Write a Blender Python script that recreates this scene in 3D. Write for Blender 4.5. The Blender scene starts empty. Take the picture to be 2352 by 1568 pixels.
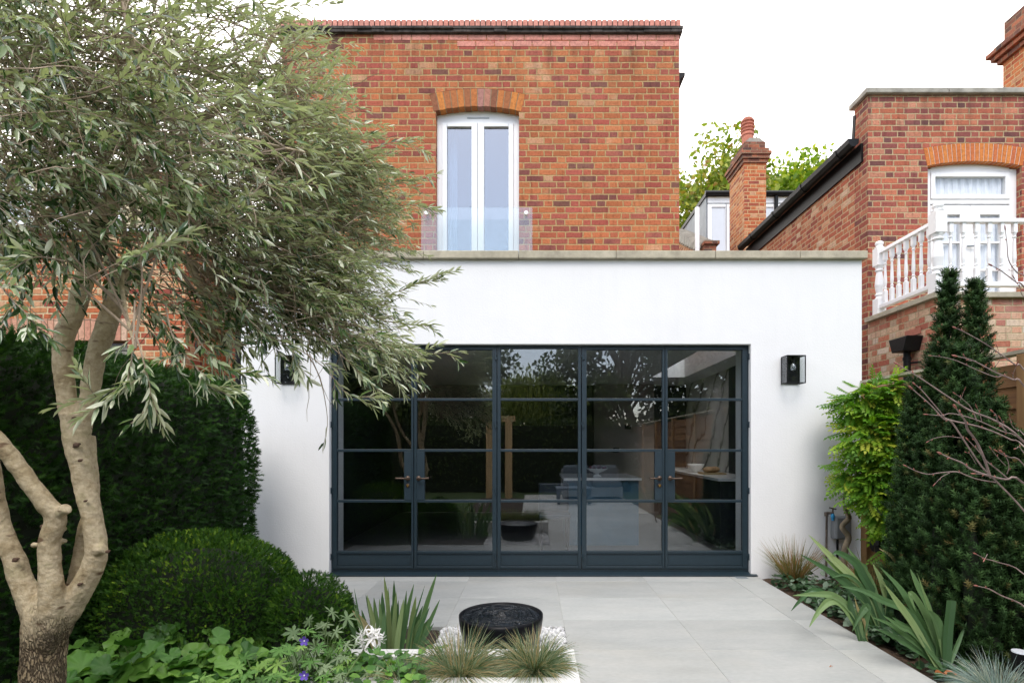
import bpy, math, random
import numpy as np
from mathutils import Vector, Matrix, noise as mnoise

# ------------------------------------------------------------------ camera, sky, sun, exposure
SC = bpy.context.scene
COL = SC.collection
F, VX, VY, H = 1280.0, 1223.0, 1020.0, 1.36      # focal length and vanishing point in photo pixels (2352 wide), eye height
cam_d = bpy.data.cameras.new('camera'); cam = bpy.data.objects.new('camera', cam_d); COL.objects.link(cam)
cam.location = (0, 0, H); cam.rotation_euler = (math.radians(90), 0, 0)
cam_d.sensor_width = 36; cam_d.lens = 36 * F / 2352
cam_d.shift_x = (1176 - VX) / 2352; cam_d.shift_y = (VY - 784) / 2352
cam_d.clip_start = 0.05; cam_d.clip_end = 900
SC.camera = cam
SC.view_settings.view_transform = 'Standard'; SC.view_settings.look = 'None'
SC.view_settings.exposure = 1.38; SC.view_settings.gamma = 1
SC.cycles.use_denoising = True
SC.cycles.max_bounces = 10; SC.cycles.transparent_max_bounces = 24; SC.cycles.glossy_bounces = 4
SC.cycles.caustics_reflective = False; SC.cycles.caustics_refractive = False
SUN_EL, SUN_AZ = 52, 183                           # degrees; azimuth clockwise from +Y, so the sun is behind the camera
W = bpy.data.worlds.new('World'); SC.world = W; W.use_nodes = True
nt = W.node_tree; nt.nodes.clear()
out = nt.nodes.new('ShaderNodeOutputWorld'); bg = nt.nodes.new('ShaderNodeBackground'); bg.inputs['Strength'].default_value = 0.1
sky = nt.nodes.new('ShaderNodeTexSky'); sky.sky_type = 'NISHITA'; sky.sun_disc = False
sky.sun_elevation = math.radians(SUN_EL); sky.sun_rotation = math.radians(SUN_AZ)
tc = nt.nodes.new('ShaderNodeTexCoord')
nz = nt.nodes.new('ShaderNodeTexNoise'); nz.inputs['Scale'].default_value = 2.2; nz.inputs['Detail'].default_value = 7; nz.inputs['Roughness'].default_value = 0.55
mp = nt.nodes.new('ShaderNodeMapping'); mp.inputs['Scale'].default_value = (1, 1, 2.4)
sep = nt.nodes.new('ShaderNodeSeparateXYZ')
add = nt.nodes.new('ShaderNodeMath'); add.operation = 'MULTIPLY_ADD'; add.inputs[1].default_value = 0.42
ramp = nt.nodes.new('ShaderNodeValToRGB'); ramp.color_ramp.elements[0].position = 0.30; ramp.color_ramp.elements[1].position = 0.72
ramp.color_ramp.elements[0].color = (0.2, 0.2, 0.2, 1)
mix = nt.nodes.new('ShaderNodeMix'); mix.data_type = 'RGBA'
gain = nt.nodes.new('ShaderNodeMix'); gain.data_type = 'RGBA'; gain.blend_type = 'MULTIPLY'; gain.inputs[0].default_value = 1
gain.inputs[7].default_value = (1.15, 1.12, 1.12, 1)
L = nt.links.new
L(tc.outputs['Generated'], mp.inputs['Vector']); L(mp.outputs['Vector'], nz.inputs['Vector']); L(tc.outputs['Generated'], sep.inputs[0])
L(sep.outputs['Y'], add.inputs[0]); L(nz.outputs['Fac'], add.inputs[2]); L(add.outputs[0], ramp.inputs[0])
L(sky.outputs[0], gain.inputs[6]); L(ramp.outputs[0], mix.inputs[0]); L(gain.outputs[2], mix.inputs[6])
mix.inputs[7].default_value = (12.9, 12.4, 11.9, 1)  # bright white cloud
L(mix.outputs[2], bg.inputs[0]); L(bg.outputs[0], out.inputs[0])
sun_d = bpy.data.lights.new('sun', 'SUN'); sun_d.energy = 0.85; sun_d.angle = math.radians(28); sun_d.color = (1, 0.96, 0.9)
sun = bpy.data.objects.new('sun', sun_d); COL.objects.link(sun)
az, el = math.radians(SUN_AZ), math.radians(SUN_EL)
sdir = Vector((math.sin(az) * math.cos(el), math.cos(az) * math.cos(el), math.sin(el)))
sun.rotation_euler = sdir.to_track_quat('Z', 'Y').to_euler()

# ------------------------------------------------------------------ helpers
rng = np.random.default_rng(7); R = random.Random(5)
def P(px, py, Y): return Vector(((px - VX) * Y / F, Y, H - (py - VY) * Y / F))
def tag(o, label=None, cat=None, group=None, kind=None):
    if label: o['label'] = label
    if cat: o['category'] = cat
    if group: o['group'] = group
    if kind: o['kind'] = kind
    return o
def thing(name, label, cat, loc=(0, 0, 0), group=None):
    o = bpy.data.objects.new(name, None); COL.objects.link(o); o.location = loc; o.empty_display_size = .1
    return tag(o, label, cat, group)
def root_loc(p):
    if p is None: return Vector((0, 0, 0))
    while p.parent: p = p.parent
    return Vector(p.location)
def np_obj(name, V, faces, mat, parent=None, rnd=None, smooth=False, loc=None, kind=None):
    """V (n,3) world coordinates; faces: list of int arrays (k,3)/(k,4)"""
    org = np.array(root_loc(parent) if parent else (loc or (0, 0, 0)))
    me = bpy.data.meshes.new(name); V = np.asarray(V, dtype=np.float32) - org.astype(np.float32)
    faces = [np.asarray(f, dtype=np.int32) for f in faces if len(f)]
    nl = sum(f.size for f in faces); nf = sum(len(f) for f in faces)
    me.vertices.add(len(V)); me.vertices.foreach_set('co', V.ravel())
    me.loops.add(nl); me.loops.foreach_set('vertex_index', np.concatenate([f.ravel() for f in faces]))
    tot = np.concatenate([np.full(len(f), f.shape[1], dtype=np.int32) for f in faces])
    st = np.concatenate([[0], np.cumsum(tot)[:-1]]).astype(np.int32)
    me.polygons.add(nf); me.polygons.foreach_set('loop_start', st); me.polygons.foreach_set('loop_total', tot)
    me.update(calc_edges=True); me.validate()
    if rnd is not None and len(me.polygons) == nf:
        a = me.attributes.new('rnd', 'FLOAT', 'FACE'); a.data.foreach_set('value', np.asarray(rnd, dtype=np.float32))
    if smooth: me.polygons.foreach_set('use_smooth', np.ones(len(me.polygons), dtype=bool))
    me.materials.append(mat)
    o = bpy.data.objects.new(name, me); COL.objects.link(o)
    if parent: o.parent = parent
    elif loc is not None: o.location = loc
    if kind: o['kind'] = kind
    return o
class MB:
    def __init__(s): s.v = []; s.f = []; s.r = []
    def _add(s, vs, fs, r=None):
        n = len(s.v); s.v.extend([tuple(v) for v in vs]); r = R.random() if r is None else r
        for f in fs: s.f.append(tuple(i + n for i in f)); s.r.append(r)
    def box(s, x0, x1, y0, y1, z0, z1, r=None):
        vs = [(x0, y0, z0), (x1, y0, z0), (x1, y1, z0), (x0, y1, z0), (x0, y0, z1), (x1, y0, z1), (x1, y1, z1), (x0, y1, z1)]
        s._add(vs, [(0, 3, 2, 1), (4, 5, 6, 7), (0, 1, 5, 4), (1, 2, 6, 5), (2, 3, 7, 6), (3, 0, 4, 7)], r); return s
    def quad(s, a, b, c, d, r=None): s._add([a, b, c, d], [(0, 1, 2, 3)], r); return s
    def prism(s, poly, ax, a0, a1, r=None):
        """poly: 2-D outline extruded along axis ax (0 x, 1 y, 2 z) from a0 to a1"""
        def mk(p, a): return [(a, p[0], p[1]), (p[0], a, p[1]), (p[0], p[1], a)][ax]
        n = len(poly); vs = [mk(p, a0) for p in poly] + [mk(p, a1) for p in poly]
        area = sum(poly[i][0] * poly[(i + 1) % n][1] - poly[(i + 1) % n][0] * poly[i][1] for i in range(n))
        ccw = (area > 0) != (ax == 1)
        fs = [tuple(range(n)), tuple(range(2 * n - 1, n - 1, -1))] + [(i, i + n, (i + 1) % n + n, (i + 1) % n) for i in range(n)]
        if ccw: fs = [tuple(reversed(f)) for f in fs]
        s._add(vs, fs, r); return s
    def tube(s, pts, rad, n=8, caps=True, r=None):
        pts = [Vector(p) for p in pts]; k = len(pts)
        if not hasattr(rad, '__len__'): rad = [rad] * k
        vs = []; u = None
        for i in range(k):
            t = (pts[min(i + 1, k - 1)] - pts[max(i - 1, 0)]).normalized()
            if u is None: u = t.orthogonal().normalized()
            else:
                u = u - t * u.dot(t); u = u.normalized() if u.length > 1e-6 else t.orthogonal().normalized()
            w = t.cross(u)
            for j in range(n):
                a = 2 * math.pi * j / n; vs.append(pts[i] + (u * math.cos(a) + w * math.sin(a)) * rad[i])
        fs = [(i * n + j, i * n + (j + 1) % n, (i + 1) * n + (j + 1) % n, (i + 1) * n + j) for i in range(k - 1) for j in range(n)]
        if caps: fs += [tuple(reversed(range(n))), tuple(range((k - 1) * n, k * n))]
        s._add(vs, fs, r); return s
    def lathe(s, prof, c, n=24, r=None, caps=True):
        """prof: (radius, z) pairs around the vertical through c"""
        vs = []; k = len(prof)
        for rr, z in prof:
            for j in range(n):
                a = 2 * math.pi * j / n; vs.append((c[0] + rr * math.cos(a), c[1] + rr * math.sin(a), c[2] + z))
        fs = [(i * n + j, i * n + (j + 1) % n, (i + 1) * n + (j + 1) % n, (i + 1) * n + j) for i in range(k - 1) for j in range(n)]
        if caps: fs += [tuple(reversed(range(n))), tuple(range((k - 1) * n, k * n))]
        s._add(vs, fs, r); return s
    def ball(s, c, rad, n=10, m=6, r=None):
        if not hasattr(rad, '__len__'): rad = (rad,) * 3
        vs = []; fs = []
        for i in range(1, m):
            th = math.pi * i / m
            for j in range(n):
                a = 2 * math.pi * j / n
                vs.append((c[0] + rad[0] * math.sin(th) * math.cos(a), c[1] + rad[1] * math.sin(th) * math.sin(a), c[2] - rad[2] * math.cos(th)))
        b = len(vs); vs += [(c[0], c[1], c[2] - rad[2]), (c[0], c[1], c[2] + rad[2])]
        for i in range(m - 2):
            for j in range(n): fs.append((i * n + j, i * n + (j + 1) % n, (i + 1) * n + (j + 1) % n, (i + 1) * n + j))
        for j in range(n): fs.append((b, (j + 1) % n, j)); fs.append((b + 1, (m - 2) * n + j, (m - 2) * n + (j + 1) % n))
        s._add(vs, fs, r); return s
    def blade(s, pts, widths, nrm, fold=.25, r=None):
        """a leaf strip with a midrib along pts, flat side towards nrm"""
        pts = [Vector(p) for p in pts]; k = len(pts); vs = []; nrm = Vector(nrm)
        for i in range(k):
            t = (pts[min(i + 1, k - 1)] - pts[max(i - 1, 0)]).normalized()
            sd = t.cross(nrm); sd = sd.normalized() if sd.length > 1e-5 else t.orthogonal().normalized()
            up = sd.cross(t).normalized(); w = widths[i] / 2
            vs += [pts[i] - sd * w, pts[i] - up * w * fold, pts[i] + sd * w]
        fs = []
        for i in range(k - 1):
            a, b = 3 * i, 3 * i + 3; fs += [(a, a + 1, b + 1, b), (a + 1, a + 2, b + 2, b + 1)]
        s._add(vs, fs, r); return s
    def build(s, name, mat, parent=None, smooth=False, bevel=0, loc=None, kind=None, label=None):
        org = root_loc(parent) if parent else Vector(loc or (0, 0, 0))
        me = bpy.data.meshes.new(name)
        me.from_pydata([(v[0] - org[0], v[1] - org[1], v[2] - org[2]) for v in s.v], [], s.f); me.update()
        if len(me.polygons) == len(s.r):
            a = me.attributes.new('rnd', 'FLOAT', 'FACE'); a.data.foreach_set('value', s.r)
        uv = me.uv_layers.new(name='UVMap').data; co = s.v
        for p in me.polygons:
            n = p.normal; ax = max(range(3), key=lambda i: abs(n[i]))
            for li in p.loop_indices:
                c = co[me.loops[li].vertex_index]
                uv[li].uv = (c[1], c[2]) if ax == 0 else ((c[0], c[2]) if ax == 1 else (c[0], c[1]))
        if smooth: me.polygons.foreach_set('use_smooth', [True] * len(me.polygons))
        me.materials.append(mat)
        o = bpy.data.objects.new(name, me); COL.objects.link(o)
        if parent: o.parent = parent
        elif loc is not None: o.location = loc
        if bevel:
            b = o.modifiers.new('bevel', 'BEVEL'); b.width = bevel; b.segments = 2; b.limit_method = 'ANGLE'
        if kind: o['kind'] = kind
        if label: o['label'] = label
        return o
def smooth_path(pts, n):
    """Catmull-Rom through the control points, n points per span"""
    pts = [Vector(p) for p in pts]; q = [2 * pts[0] - pts[1]] + pts + [2 * pts[-1] - pts[-2]]; o = []
    for i in range(1, len(q) - 2):
        for k in range(n):
            t = k / n; a, b, c, d = q[i - 1], q[i], q[i + 1], q[i + 2]
            o.append(.5 * ((2 * b) + (c - a) * t + (2 * a - 5 * b + 4 * c - d) * t * t + (3 * b - a - 3 * c + d) * t ** 3))
    o.append(pts[-1]); return o
def lerp_list(l, n):
    """resample a list of numbers like smooth_path does"""
    o = []
    for a, b in zip(l[:-1], l[1:]): o += [a + (b - a) * k / n for k in range(n)]
    return o + [l[-1]]
def nrmz(a): return a / np.maximum(np.linalg.norm(a, axis=1, keepdims=True), 1e-9)
def scatter(name, mat, parent, T, base, D, U, Ls, Ws, rnd=None, kind=None, loc=None, Cs=None):
    """one leaf template copied to many places. T = (verts (k,3) in along/side/up, faces)."""
    tv, tf = T; tv = np.asarray(tv, float); N = len(base)
    D = nrmz(D); S = nrmz(np.cross(D, U)); U = np.cross(S, D)
    Ls = np.broadcast_to(Ls, N); Ws = np.broadcast_to(Ws, N)
    V = base[:, None, :] + D[:, None, :] * (tv[None, :, 0:1] * Ls[:, None, None]) + S[:, None, :] * (tv[None, :, 1:2] * Ws[:, None, None]) \
        + U[:, None, :] * (tv[None, :, 2:3] * Ls[:, None, None])
    k = len(tv); off = (np.arange(N) * k)[:, None, None]; fl = []; rl = []
    rnd = rng.random(N) if rnd is None else rnd
    for sz in (3, 4):
        fs = np.array([f for f in tf if len(f) == sz], dtype=np.int64)
        if len(fs): fl.append((fs[None] + off).reshape(-1, sz)); rl.append(np.repeat(rnd, len(fs)))
    return np_obj(name, V.reshape(-1, 3), fl, mat, parent, np.concatenate(rl), kind=kind, loc=loc)
def rand_dirs(n): return nrmz(rng.normal(size=(n, 3)))
# leaf templates (along, side, up)
T_LANCE = ([(0, 0, 0), (.3, -.5, .055), (.3, 0, -.0), (.3, .5, .055), (.68, -.42, .03), (.68, 0, -.025), (.68, .42, .03), (1, 0, -.06)],
           [(0, 2, 1), (0, 3, 2), (1, 2, 5, 4), (2, 3, 6, 5), (4, 5, 7), (5, 6, 7)])
T_OVAL = ([(0, 0, 0), (.25, -.42, .06), (.25, .42, .06), (.6, -.5, .05), (.6, .5, .05), (1, 0, -.1), (.4, 0, -.02)],
          [(0, 6, 1), (0, 2, 6), (1, 6, 3), (6, 2, 4), (3, 6, 5), (6, 4, 5)])
def sprig_template(n=7, w=.16, ln=.42, flat=.35, seed=1):
    q = random.Random(seed); v = []; f = []
    for i in range(n):
        for sd in (-1, 1):
            u = .08 + .85 * i / n; a = q.uniform(-flat, flat); b = len(v); l = ln * (1 - .35 * i / n) * q.uniform(.8, 1.2)
            tip = (u + l * .75, sd * l * .75 * math.cos(a), l * math.sin(a) + q.uniform(-.05, .1))
            v += [(u, 0, 0), (u + w * .9, 0, 0), tip]; f.append((b, b + 1, b + 2))
    b = len(v); v += [(.9, -.04, 0), (.9, .04, 0), (1.25, 0, .03)]; f.append((b, b + 1, b + 2))
    return (v, f)
T_SPRIG = sprig_template(); 
def brush_template(n=22, seed=3):
    q = random.Random(seed); v = []; f = []
    for i in range(n):
        u = i / n; a = i * 2.4; l = .42 * (1.05 - .5 * u) * q.uniform(.8, 1.2); b = len(v)
        cy, cz = math.cos(a), math.sin(a)
        v += [(u, -cz * .055, cy * .055), (u, cz * .055, -cy * .055), (u + l * .7, cy * l, cz * l)]; f.append((b, b + 1, b + 2))
    return (v, f)
T_BRUSH = brush_template()
def radial_template(fn, n, cup=.12, wave=.0):
    """a round leaf in the along/side plane, stalk at the origin edge"""
    v = [(.42, 0, -.05)]; f = []
    for i in range(n):
        a = 2 * math.pi * i / n; r = fn(a); x, y = .42 + .58 * r * math.cos(a), .58 * r * math.sin(a)
        v.append((x, y, cup * r * r - .05 + wave * math.sin(6 * a)))
    for i in range(n): f.append((0, 1 + i, 1 + (i + 1) % n))
    return (v, f)
T_ROUND = radial_template(lambda a: (1 + .05 * math.cos(9 * a) - .07 * abs(math.cos(4.5 * a))) * (1 - .62 * max(0, math.cos(a - math.pi)) ** 10), 54, .18, .06)
T_PALM = radial_template(lambda a: (.20 + .80 * abs(math.cos(3.5 * a)) ** 1.6 * (1 - .2 * abs(math.sin(14 * a)))) * (1 - .45 * max(0, math.cos(a - math.pi)) ** 4), 84, -.10, .03)

# ------------------------------------------------------------------ materials
def newmat(name):
    m = bpy.data.materials.new(name); m.use_nodes = True; n = m.node_tree; b = n.nodes['Principled BSDF']; return m, n, b
def M_(n, op, a, b=None, c=None):
    nd = n.nodes.new('ShaderNodeMath'); nd.operation = op
    for i, x in enumerate((a, b, c)):
        if x is None: continue
        if isinstance(x, (int, float)): nd.inputs[i].default_value = x
        else: n.links.new(x, nd.inputs[i])
    return nd.outputs[0]
def ramp_(n, fac, stops, interp='LINEAR'):
    r = n.nodes.new('ShaderNodeValToRGB'); cr = r.color_ramp; cr.interpolation = interp
    while len(cr.elements) < len(stops): cr.elements.new(.5)
    for e, (p, c) in zip(cr.elements, stops): e.position = p; e.color = (*c, 1)
    n.links.new(fac, r.inputs[0]); return r.outputs[0]
def mixc(n, fac, a, b, mode='MIX'):
    x = n.nodes.new('ShaderNodeMix'); x.data_type = 'RGBA'; x.blend_type = mode
    for i, v in ((0, fac), (6, a), (7, b)):
        if isinstance(v, (int, float)): x.inputs[i].default_value = v
        elif isinstance(v, tuple): x.inputs[i].default_value = (*v, 1)
        else: n.links.new(v, x.inputs[i])
    return x.outputs[2]
def noise_(n, scale, detail=4, rough=.55, vec=None, coord='Object'):
    t = n.nodes.new('ShaderNodeTexNoise'); t.inputs['Scale'].default_value = scale; t.inputs['Detail'].default_value = detail; t.inputs['Roughness'].default_value = rough
    if vec is None:
        c = n.nodes.new('ShaderNodeTexCoord'); vec = c.outputs[coord]
    n.links.new(vec, t.inputs['Vector']); return t.outputs['Fac']
def bump_(n, b, h, strength=.3, dist=.01):
    x = n.nodes.new('ShaderNodeBump'); x.inputs['Strength'].default_value = strength; x.inputs['Distance'].default_value = dist
    n.links.new(h, x.inputs['Height']); n.links.new(x.outputs[0], b.inputs['Normal'])
def attr_(n, name='rnd'):
    a = n.nodes.new('ShaderNodeAttribute'); a.attribute_name = name; return a.outputs['Fac']
def plain(name, c, rough=.5, var=.15, scale=6, metal=0, bump=0, spec=None):
    m, n, b = newmat(name); f = noise_(n, scale)
    c0 = tuple(x * (1 - var) for x in c); c1 = tuple(min(1, x * (1 + var)) for x in c)
    n.links.new(ramp_(n, f, [(.3, c0), (.7, c1)]), b.inputs['Base Color']); b.inputs['Roughness'].default_value = rough; b.inputs['Metallic'].default_value = metal
    if spec is not None: b.inputs['Specular IOR Level'].default_value = spec
    if bump: bump_(n, b, noise_(n, scale * 8, 6), bump, .005)
    return m
def brick_mat(name, stops, mortar, stretcher=.225, header=.112, row=.075, joint=.0055, stain=.35, pale=0.0, soot=None):
    m, n, b = newmat(name)
    uv = n.nodes.new('ShaderNodeUVMap'); uv.uv_map = 'UVMap'
    wob = n.nodes.new('ShaderNodeTexNoise'); wob.inputs['Scale'].default_value = 14; wob.inputs['Detail'].default_value = 3; n.links.new(uv.outputs[0], wob.inputs['Vector'])
    sp = n.nodes.new('ShaderNodeSeparateXYZ'); n.links.new(uv.outputs[0], sp.inputs[0])
    sw = n.nodes.new('ShaderNodeSeparateColor'); n.links.new(wob.outputs['Color'], sw.inputs[0])
    u = M_(n, 'ADD', sp.outputs[0], M_(n, 'MULTIPLY', M_(n, 'SUBTRACT', sw.outputs[0], .5), .02))
    v = M_(n, 'ADD', sp.outputs[1], M_(n, 'MULTIPLY', M_(n, 'SUBTRACT', sw.outputs[1], .5), .012))
    per = stretcher + header
    rowi = M_(n, 'FLOOR', M_(n, 'DIVIDE', v, row)); vf = M_(n, 'SUBTRACT', v, M_(n, 'MULTIPLY', rowi, row))
    wr = n.nodes.new('ShaderNodeTexWhiteNoise'); wr.noise_dimensions = '1D'; n.links.new(rowi, wr.inputs['W'])
    shift = M_(n, 'ADD', M_(n, 'MULTIPLY', M_(n, 'MODULO', rowi, 2), per / 2), M_(n, 'MULTIPLY', wr.outputs[0], .035))
    uu = M_(n, 'ADD', M_(n, 'ADD', u, shift), 50.0); cell = M_(n, 'FLOOR', M_(n, 'DIVIDE', uu, per)); uf = M_(n, 'SUBTRACT', uu, M_(n, 'MULTIPLY', cell, per))
    hd = M_(n, 'GREATER_THAN', uf, stretcher)
    loc = M_(n, 'SUBTRACT', uf, M_(n, 'MULTIPLY', hd, stretcher)); wid = M_(n, 'ADD', stretcher, M_(n, 'MULTIPLY', hd, header - stretcher))
    eu = M_(n, 'MINIMUM', loc, M_(n, 'SUBTRACT', wid, loc)); ev = M_(n, 'MINIMUM', vf, M_(n, 'SUBTRACT', row, vf)); e = M_(n, 'MINIMUM', eu, ev)
    mr = n.nodes.new('ShaderNodeMapRange'); mr.inputs[1].default_value = joint * .75; mr.inputs[2].default_value = joint * 1.35; n.links.new(e, mr.inputs[0]); body = mr.outputs[0]
    cid = n.nodes.new('ShaderNodeCombineXYZ'); n.links.new(M_(n, 'ADD', M_(n, 'MULTIPLY', cell, 2), hd), cid.inputs[0]); n.links.new(rowi, cid.inputs[1])
    wn = n.nodes.new('ShaderNodeTexWhiteNoise'); wn.noise_dimensions = '2D'; n.links.new(cid.outputs[0], wn.inputs['Vector'])
    swn = n.nodes.new('ShaderNodeSeparateColor'); n.links.new(wn.outputs['Color'], swn.inputs[0])
    f1 = noise_(n, 3.0, 3, .5, uv.outputs[0])
    key = M_(n, 'ADD', wn.outputs['Value'], M_(n, 'MULTIPLY', M_(n, 'SUBTRACT', f1, .5), .3))
    col = ramp_(n, key, stops)
    # every brick has its own value, plus firing marks inside each brick
    val = M_(n, 'ADD', .86, M_(n, 'MULTIPLY', swn.outputs[1], .26)); cv = n.nodes.new('ShaderNodeCombineColor')
    for i in range(3): n.links.new(val, cv.inputs[i])
    col = mixc(n, 1, col, cv.outputs[0], 'MULTIPLY')
    mot = noise_(n, 38, 6, .7, uv.outputs[0]); col = mixc(n, .85, col, ramp_(n, mot, [(.28, (.55, .48, .46)), (.5, (1, 1, 1)), (.75, (1.25, 1.3, 1.3))]), 'MULTIPLY')
    fire = n.nodes.new('ShaderNodeTexNoise'); fire.inputs['Scale'].default_value = 16; fire.inputs['Detail'].default_value = 2
    mpn = n.nodes.new('ShaderNodeMapping'); mpn.inputs['Scale'].default_value = (1.3, .12, 1); n.links.new(uv.outputs[0], mpn.inputs[0]); n.links.new(mpn.outputs[0], fire.inputs['Vector'])
    col = mixc(n, .55, col, ramp_(n, fire.outputs['Fac'], [(.30, (.5, .46, .46)), (.44, (1, 1, 1))]), 'MULTIPLY')
    big = noise_(n, 1.1, 5, .6, uv.outputs[0]); col = mixc(n, stain, col, ramp_(n, big, [(.3, (.55, .5, .48)), (.55, (1, 1, 1))]), 'MULTIPLY')
    if pale: col = mixc(n, M_(n, 'MULTIPLY', ramp_(n, noise_(n, 2.3, 6, .7, uv.outputs[0]), [(.45, (0, 0, 0)), (.7, (1, 1, 1))]), pale), col, (.62, .5, .4))
    mc = mixc(n, .7, mortar, ramp_(n, noise_(n, 30, 5, .6, uv.outputs[0]), [(.3, (.55, .5, .42)), (.7, (1.2, 1.15, 1.05))]), 'MULTIPLY')
    fin = mixc(n, body, mc, col)
    if soot:                                            # weathering: water and soot streaks that hang below the coping
        sm_ = n.nodes.new('ShaderNodeMapping'); sm_.inputs['Scale'].default_value = (7, .5, 1); n.links.new(uv.outputs[0], sm_.inputs[0]); sk = noise_(n, 1, 5, .65, sm_.outputs[0])
        hz = n.nodes.new('ShaderNodeMapRange'); hz.inputs[1].default_value = soot[0]; hz.inputs[2].default_value = soot[1]; n.links.new(sp.outputs[1], hz.inputs[0])
        k = M_(n, 'MULTIPLY', ramp_(n, sk, [(.46, (0, 0, 0)), (.72, (1, 1, 1))]), M_(n, 'POWER', hz.outputs[0], 1.6)); fin = mixc(n, M_(n, 'MULTIPLY', k, soot[2]), fin, (.035, .028, .025))
    n.links.new(fin, b.inputs['Base Color']); b.inputs['Roughness'].default_value = .88; b.inputs['Specular IOR Level'].default_value = .25
    bump_(n, b, M_(n, 'ADD', M_(n, 'MULTIPLY', body, .7), M_(n, 'MULTIPLY', mot, .45)), .75, .008)
    return m
def single_brick_mat(name, stops):
    m, n, b = newmat(name); col = ramp_(n, attr_(n), stops)
    f = noise_(n, 30, 6, .7); col = mixc(n, .8, col, ramp_(n, f, [(.3, (.5, .45, .42)), (.6, (1.1, 1.1, 1.1))]), 'MULTIPLY')
    n.links.new(col, b.inputs['Base Color']); b.inputs['Roughness'].default_value = .88; bump_(n, b, f, .5, .006); return m
def glass_mat(name, refl=.11, tint=(.9, .93, .93), wavy=0.0, edge=.6):
    m, n, b = newmat(name); n.nodes.remove(b); o = n.nodes['Material Output']
    tr = n.nodes.new('ShaderNodeBsdfTransparent'); tr.inputs[0].default_value = (*tint, 1)
    gl = n.nodes.new('ShaderNodeBsdfGlossy'); gl.inputs['Roughness'].default_value = 0; gl.inputs[0].default_value = (.95, .97, 1, 1)
    lw = n.nodes.new('ShaderNodeLayerWeight'); lw.inputs[0].default_value = .5
    fac = M_(n, 'ADD', refl, M_(n, 'MULTIPLY', M_(n, 'POWER', lw.outputs['Facing'], 4.0), edge)); mx = n.nodes.new('ShaderNodeMixShader')
    if wavy:
        bp = n.nodes.new('ShaderNodeBump'); bp.inputs['Strength'].default_value = wavy; bp.inputs['Distance'].default_value = .02
        n.links.new(noise_(n, 1.6, 1), bp.inputs['Height']); n.links.new(bp.outputs[0], gl.inputs['Normal'])
    n.links.new(fac, mx.inputs[0]); n.links.new(tr.outputs[0], mx.inputs[1]); n.links.new(gl.outputs[0], mx.inputs[2]); n.links.new(mx.outputs[0], o.inputs[0])
    return m
def leaf_mat(name, stops, under=None, rough=.45, transl=.2, spec=.4):
    """leaf colour per leaf from the 'rnd' attribute; pale underside through Backfacing"""
    m, n, b = newmat(name); col = ramp_(n, attr_(n), stops); o = n.nodes['Material Output']
    if under:
        g = n.nodes.new('ShaderNodeNewGeometry'); col = mixc(n, g.outputs['Backfacing'], col, under)
    n.links.new(col, b.inputs['Base Color']); b.inputs['Roughness'].default_value = rough; b.inputs['Specular IOR Level'].default_value = spec
    if transl:
        t = n.nodes.new('ShaderNodeBsdfTranslucent'); n.links.new(mixc(n, 1, col, (1.3, 1.5, .6), 'MULTIPLY'), t.inputs[0])
        mx = n.nodes.new('ShaderNodeMixShader'); mx.inputs[0].default_value = transl
        n.links.new(b.outputs[0], mx.inputs[1]); n.links.new(t.outputs[0], mx.inputs[2]); n.links.new(mx.outputs[0], o.inputs[0])
    return m
def render_mat():
    m, n, b = newmat('painted_render'); f = noise_(n, 1.3, 6, .6); f2 = noise_(n, 60, 4)
    col = ramp_(n, f, [(.3, (.75, .75, .75)), (.6, (.785, .785, .782))])
    c = n.nodes.new('ShaderNodeTexCoord'); mpn = n.nodes.new('ShaderNodeMapping'); mpn.inputs['Scale'].default_value = (9, 9, .7); n.links.new(c.outputs['Object'], mpn.inputs[0])
    st = noise_(n, 1, 5, .6, mpn.outputs[0]); col = mixc(n, .14, col, ramp_(n, st, [(.28, (.86, .88, .86)), (.5, (1, 1, 1))]), 'MULTIPLY')
    n.links.new(col, b.inputs['Base Color']); b.inputs['Roughness'].default_value = .8; b.inputs['Specular IOR Level'].default_value = .2
    bump_(n, b, M_(n, 'ADD', f2, M_(n, 'MULTIPLY', noise_(n, 5, 4), 1.5)), .3, .006); return m
def slab_mat():
    m, n, b = newmat('limestone_slab'); r = attr_(n)
    c = n.nodes.new('ShaderNodeTexCoord'); mpn = n.nodes.new('ShaderNodeMapping'); mpn.inputs['Scale'].default_value = (1, 2.2, 1); n.links.new(c.outputs['Object'], mpn.inputs[0])
    ad = n.nodes.new('ShaderNodeVectorMath'); ad.operation = 'ADD'; cx = n.nodes.new('ShaderNodeCombineXYZ'); n.links.new(M_(n, 'MULTIPLY', r, 40), cx.inputs[2])
    n.links.new(mpn.outputs[0], ad.inputs[0]); n.links.new(cx.outputs[0], ad.inputs[1])
    f = noise_(n, 2.2, 8, .62, ad.outputs[0]); f2 = noise_(n, 26, 6, .6, ad.outputs[0])
    col = ramp_(n, f, [(.25, (.34, .355, .345)), (.5, (.39, .40, .385)), (.75, (.435, .44, .42))])
    v = M_(n, 'ADD', .9, M_(n, 'MULTIPLY', r, .18)); cv = n.nodes.new('ShaderNodeCombineColor')
    for i in range(3): n.links.new(v, cv.inputs[i])
    col = mixc(n, 1, col, cv.outputs[0], 'MULTIPLY'); col = mixc(n, .5, col, ramp_(n, f2, [(.3, (.85, .85, .85)), (.7, (1.1, 1.1, 1.1))]), 'MULTIPLY')
    warm = noise_(n, .8, 4, .6, ad.outputs[0]); col = mixc(n, M_(n, 'MULTIPLY', ramp_(n, warm, [(.5, (0, 0, 0)), (.72, (1, 1, 1))]), .16), col, (.38, .33, .24))
    n.links.new(col, b.inputs['Base Color']); b.inputs['Roughness'].default_value = .55; b.inputs['Specular IOR Level'].default_value = .35
    bump_(n, b, f2, .15, .004); return m
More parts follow.
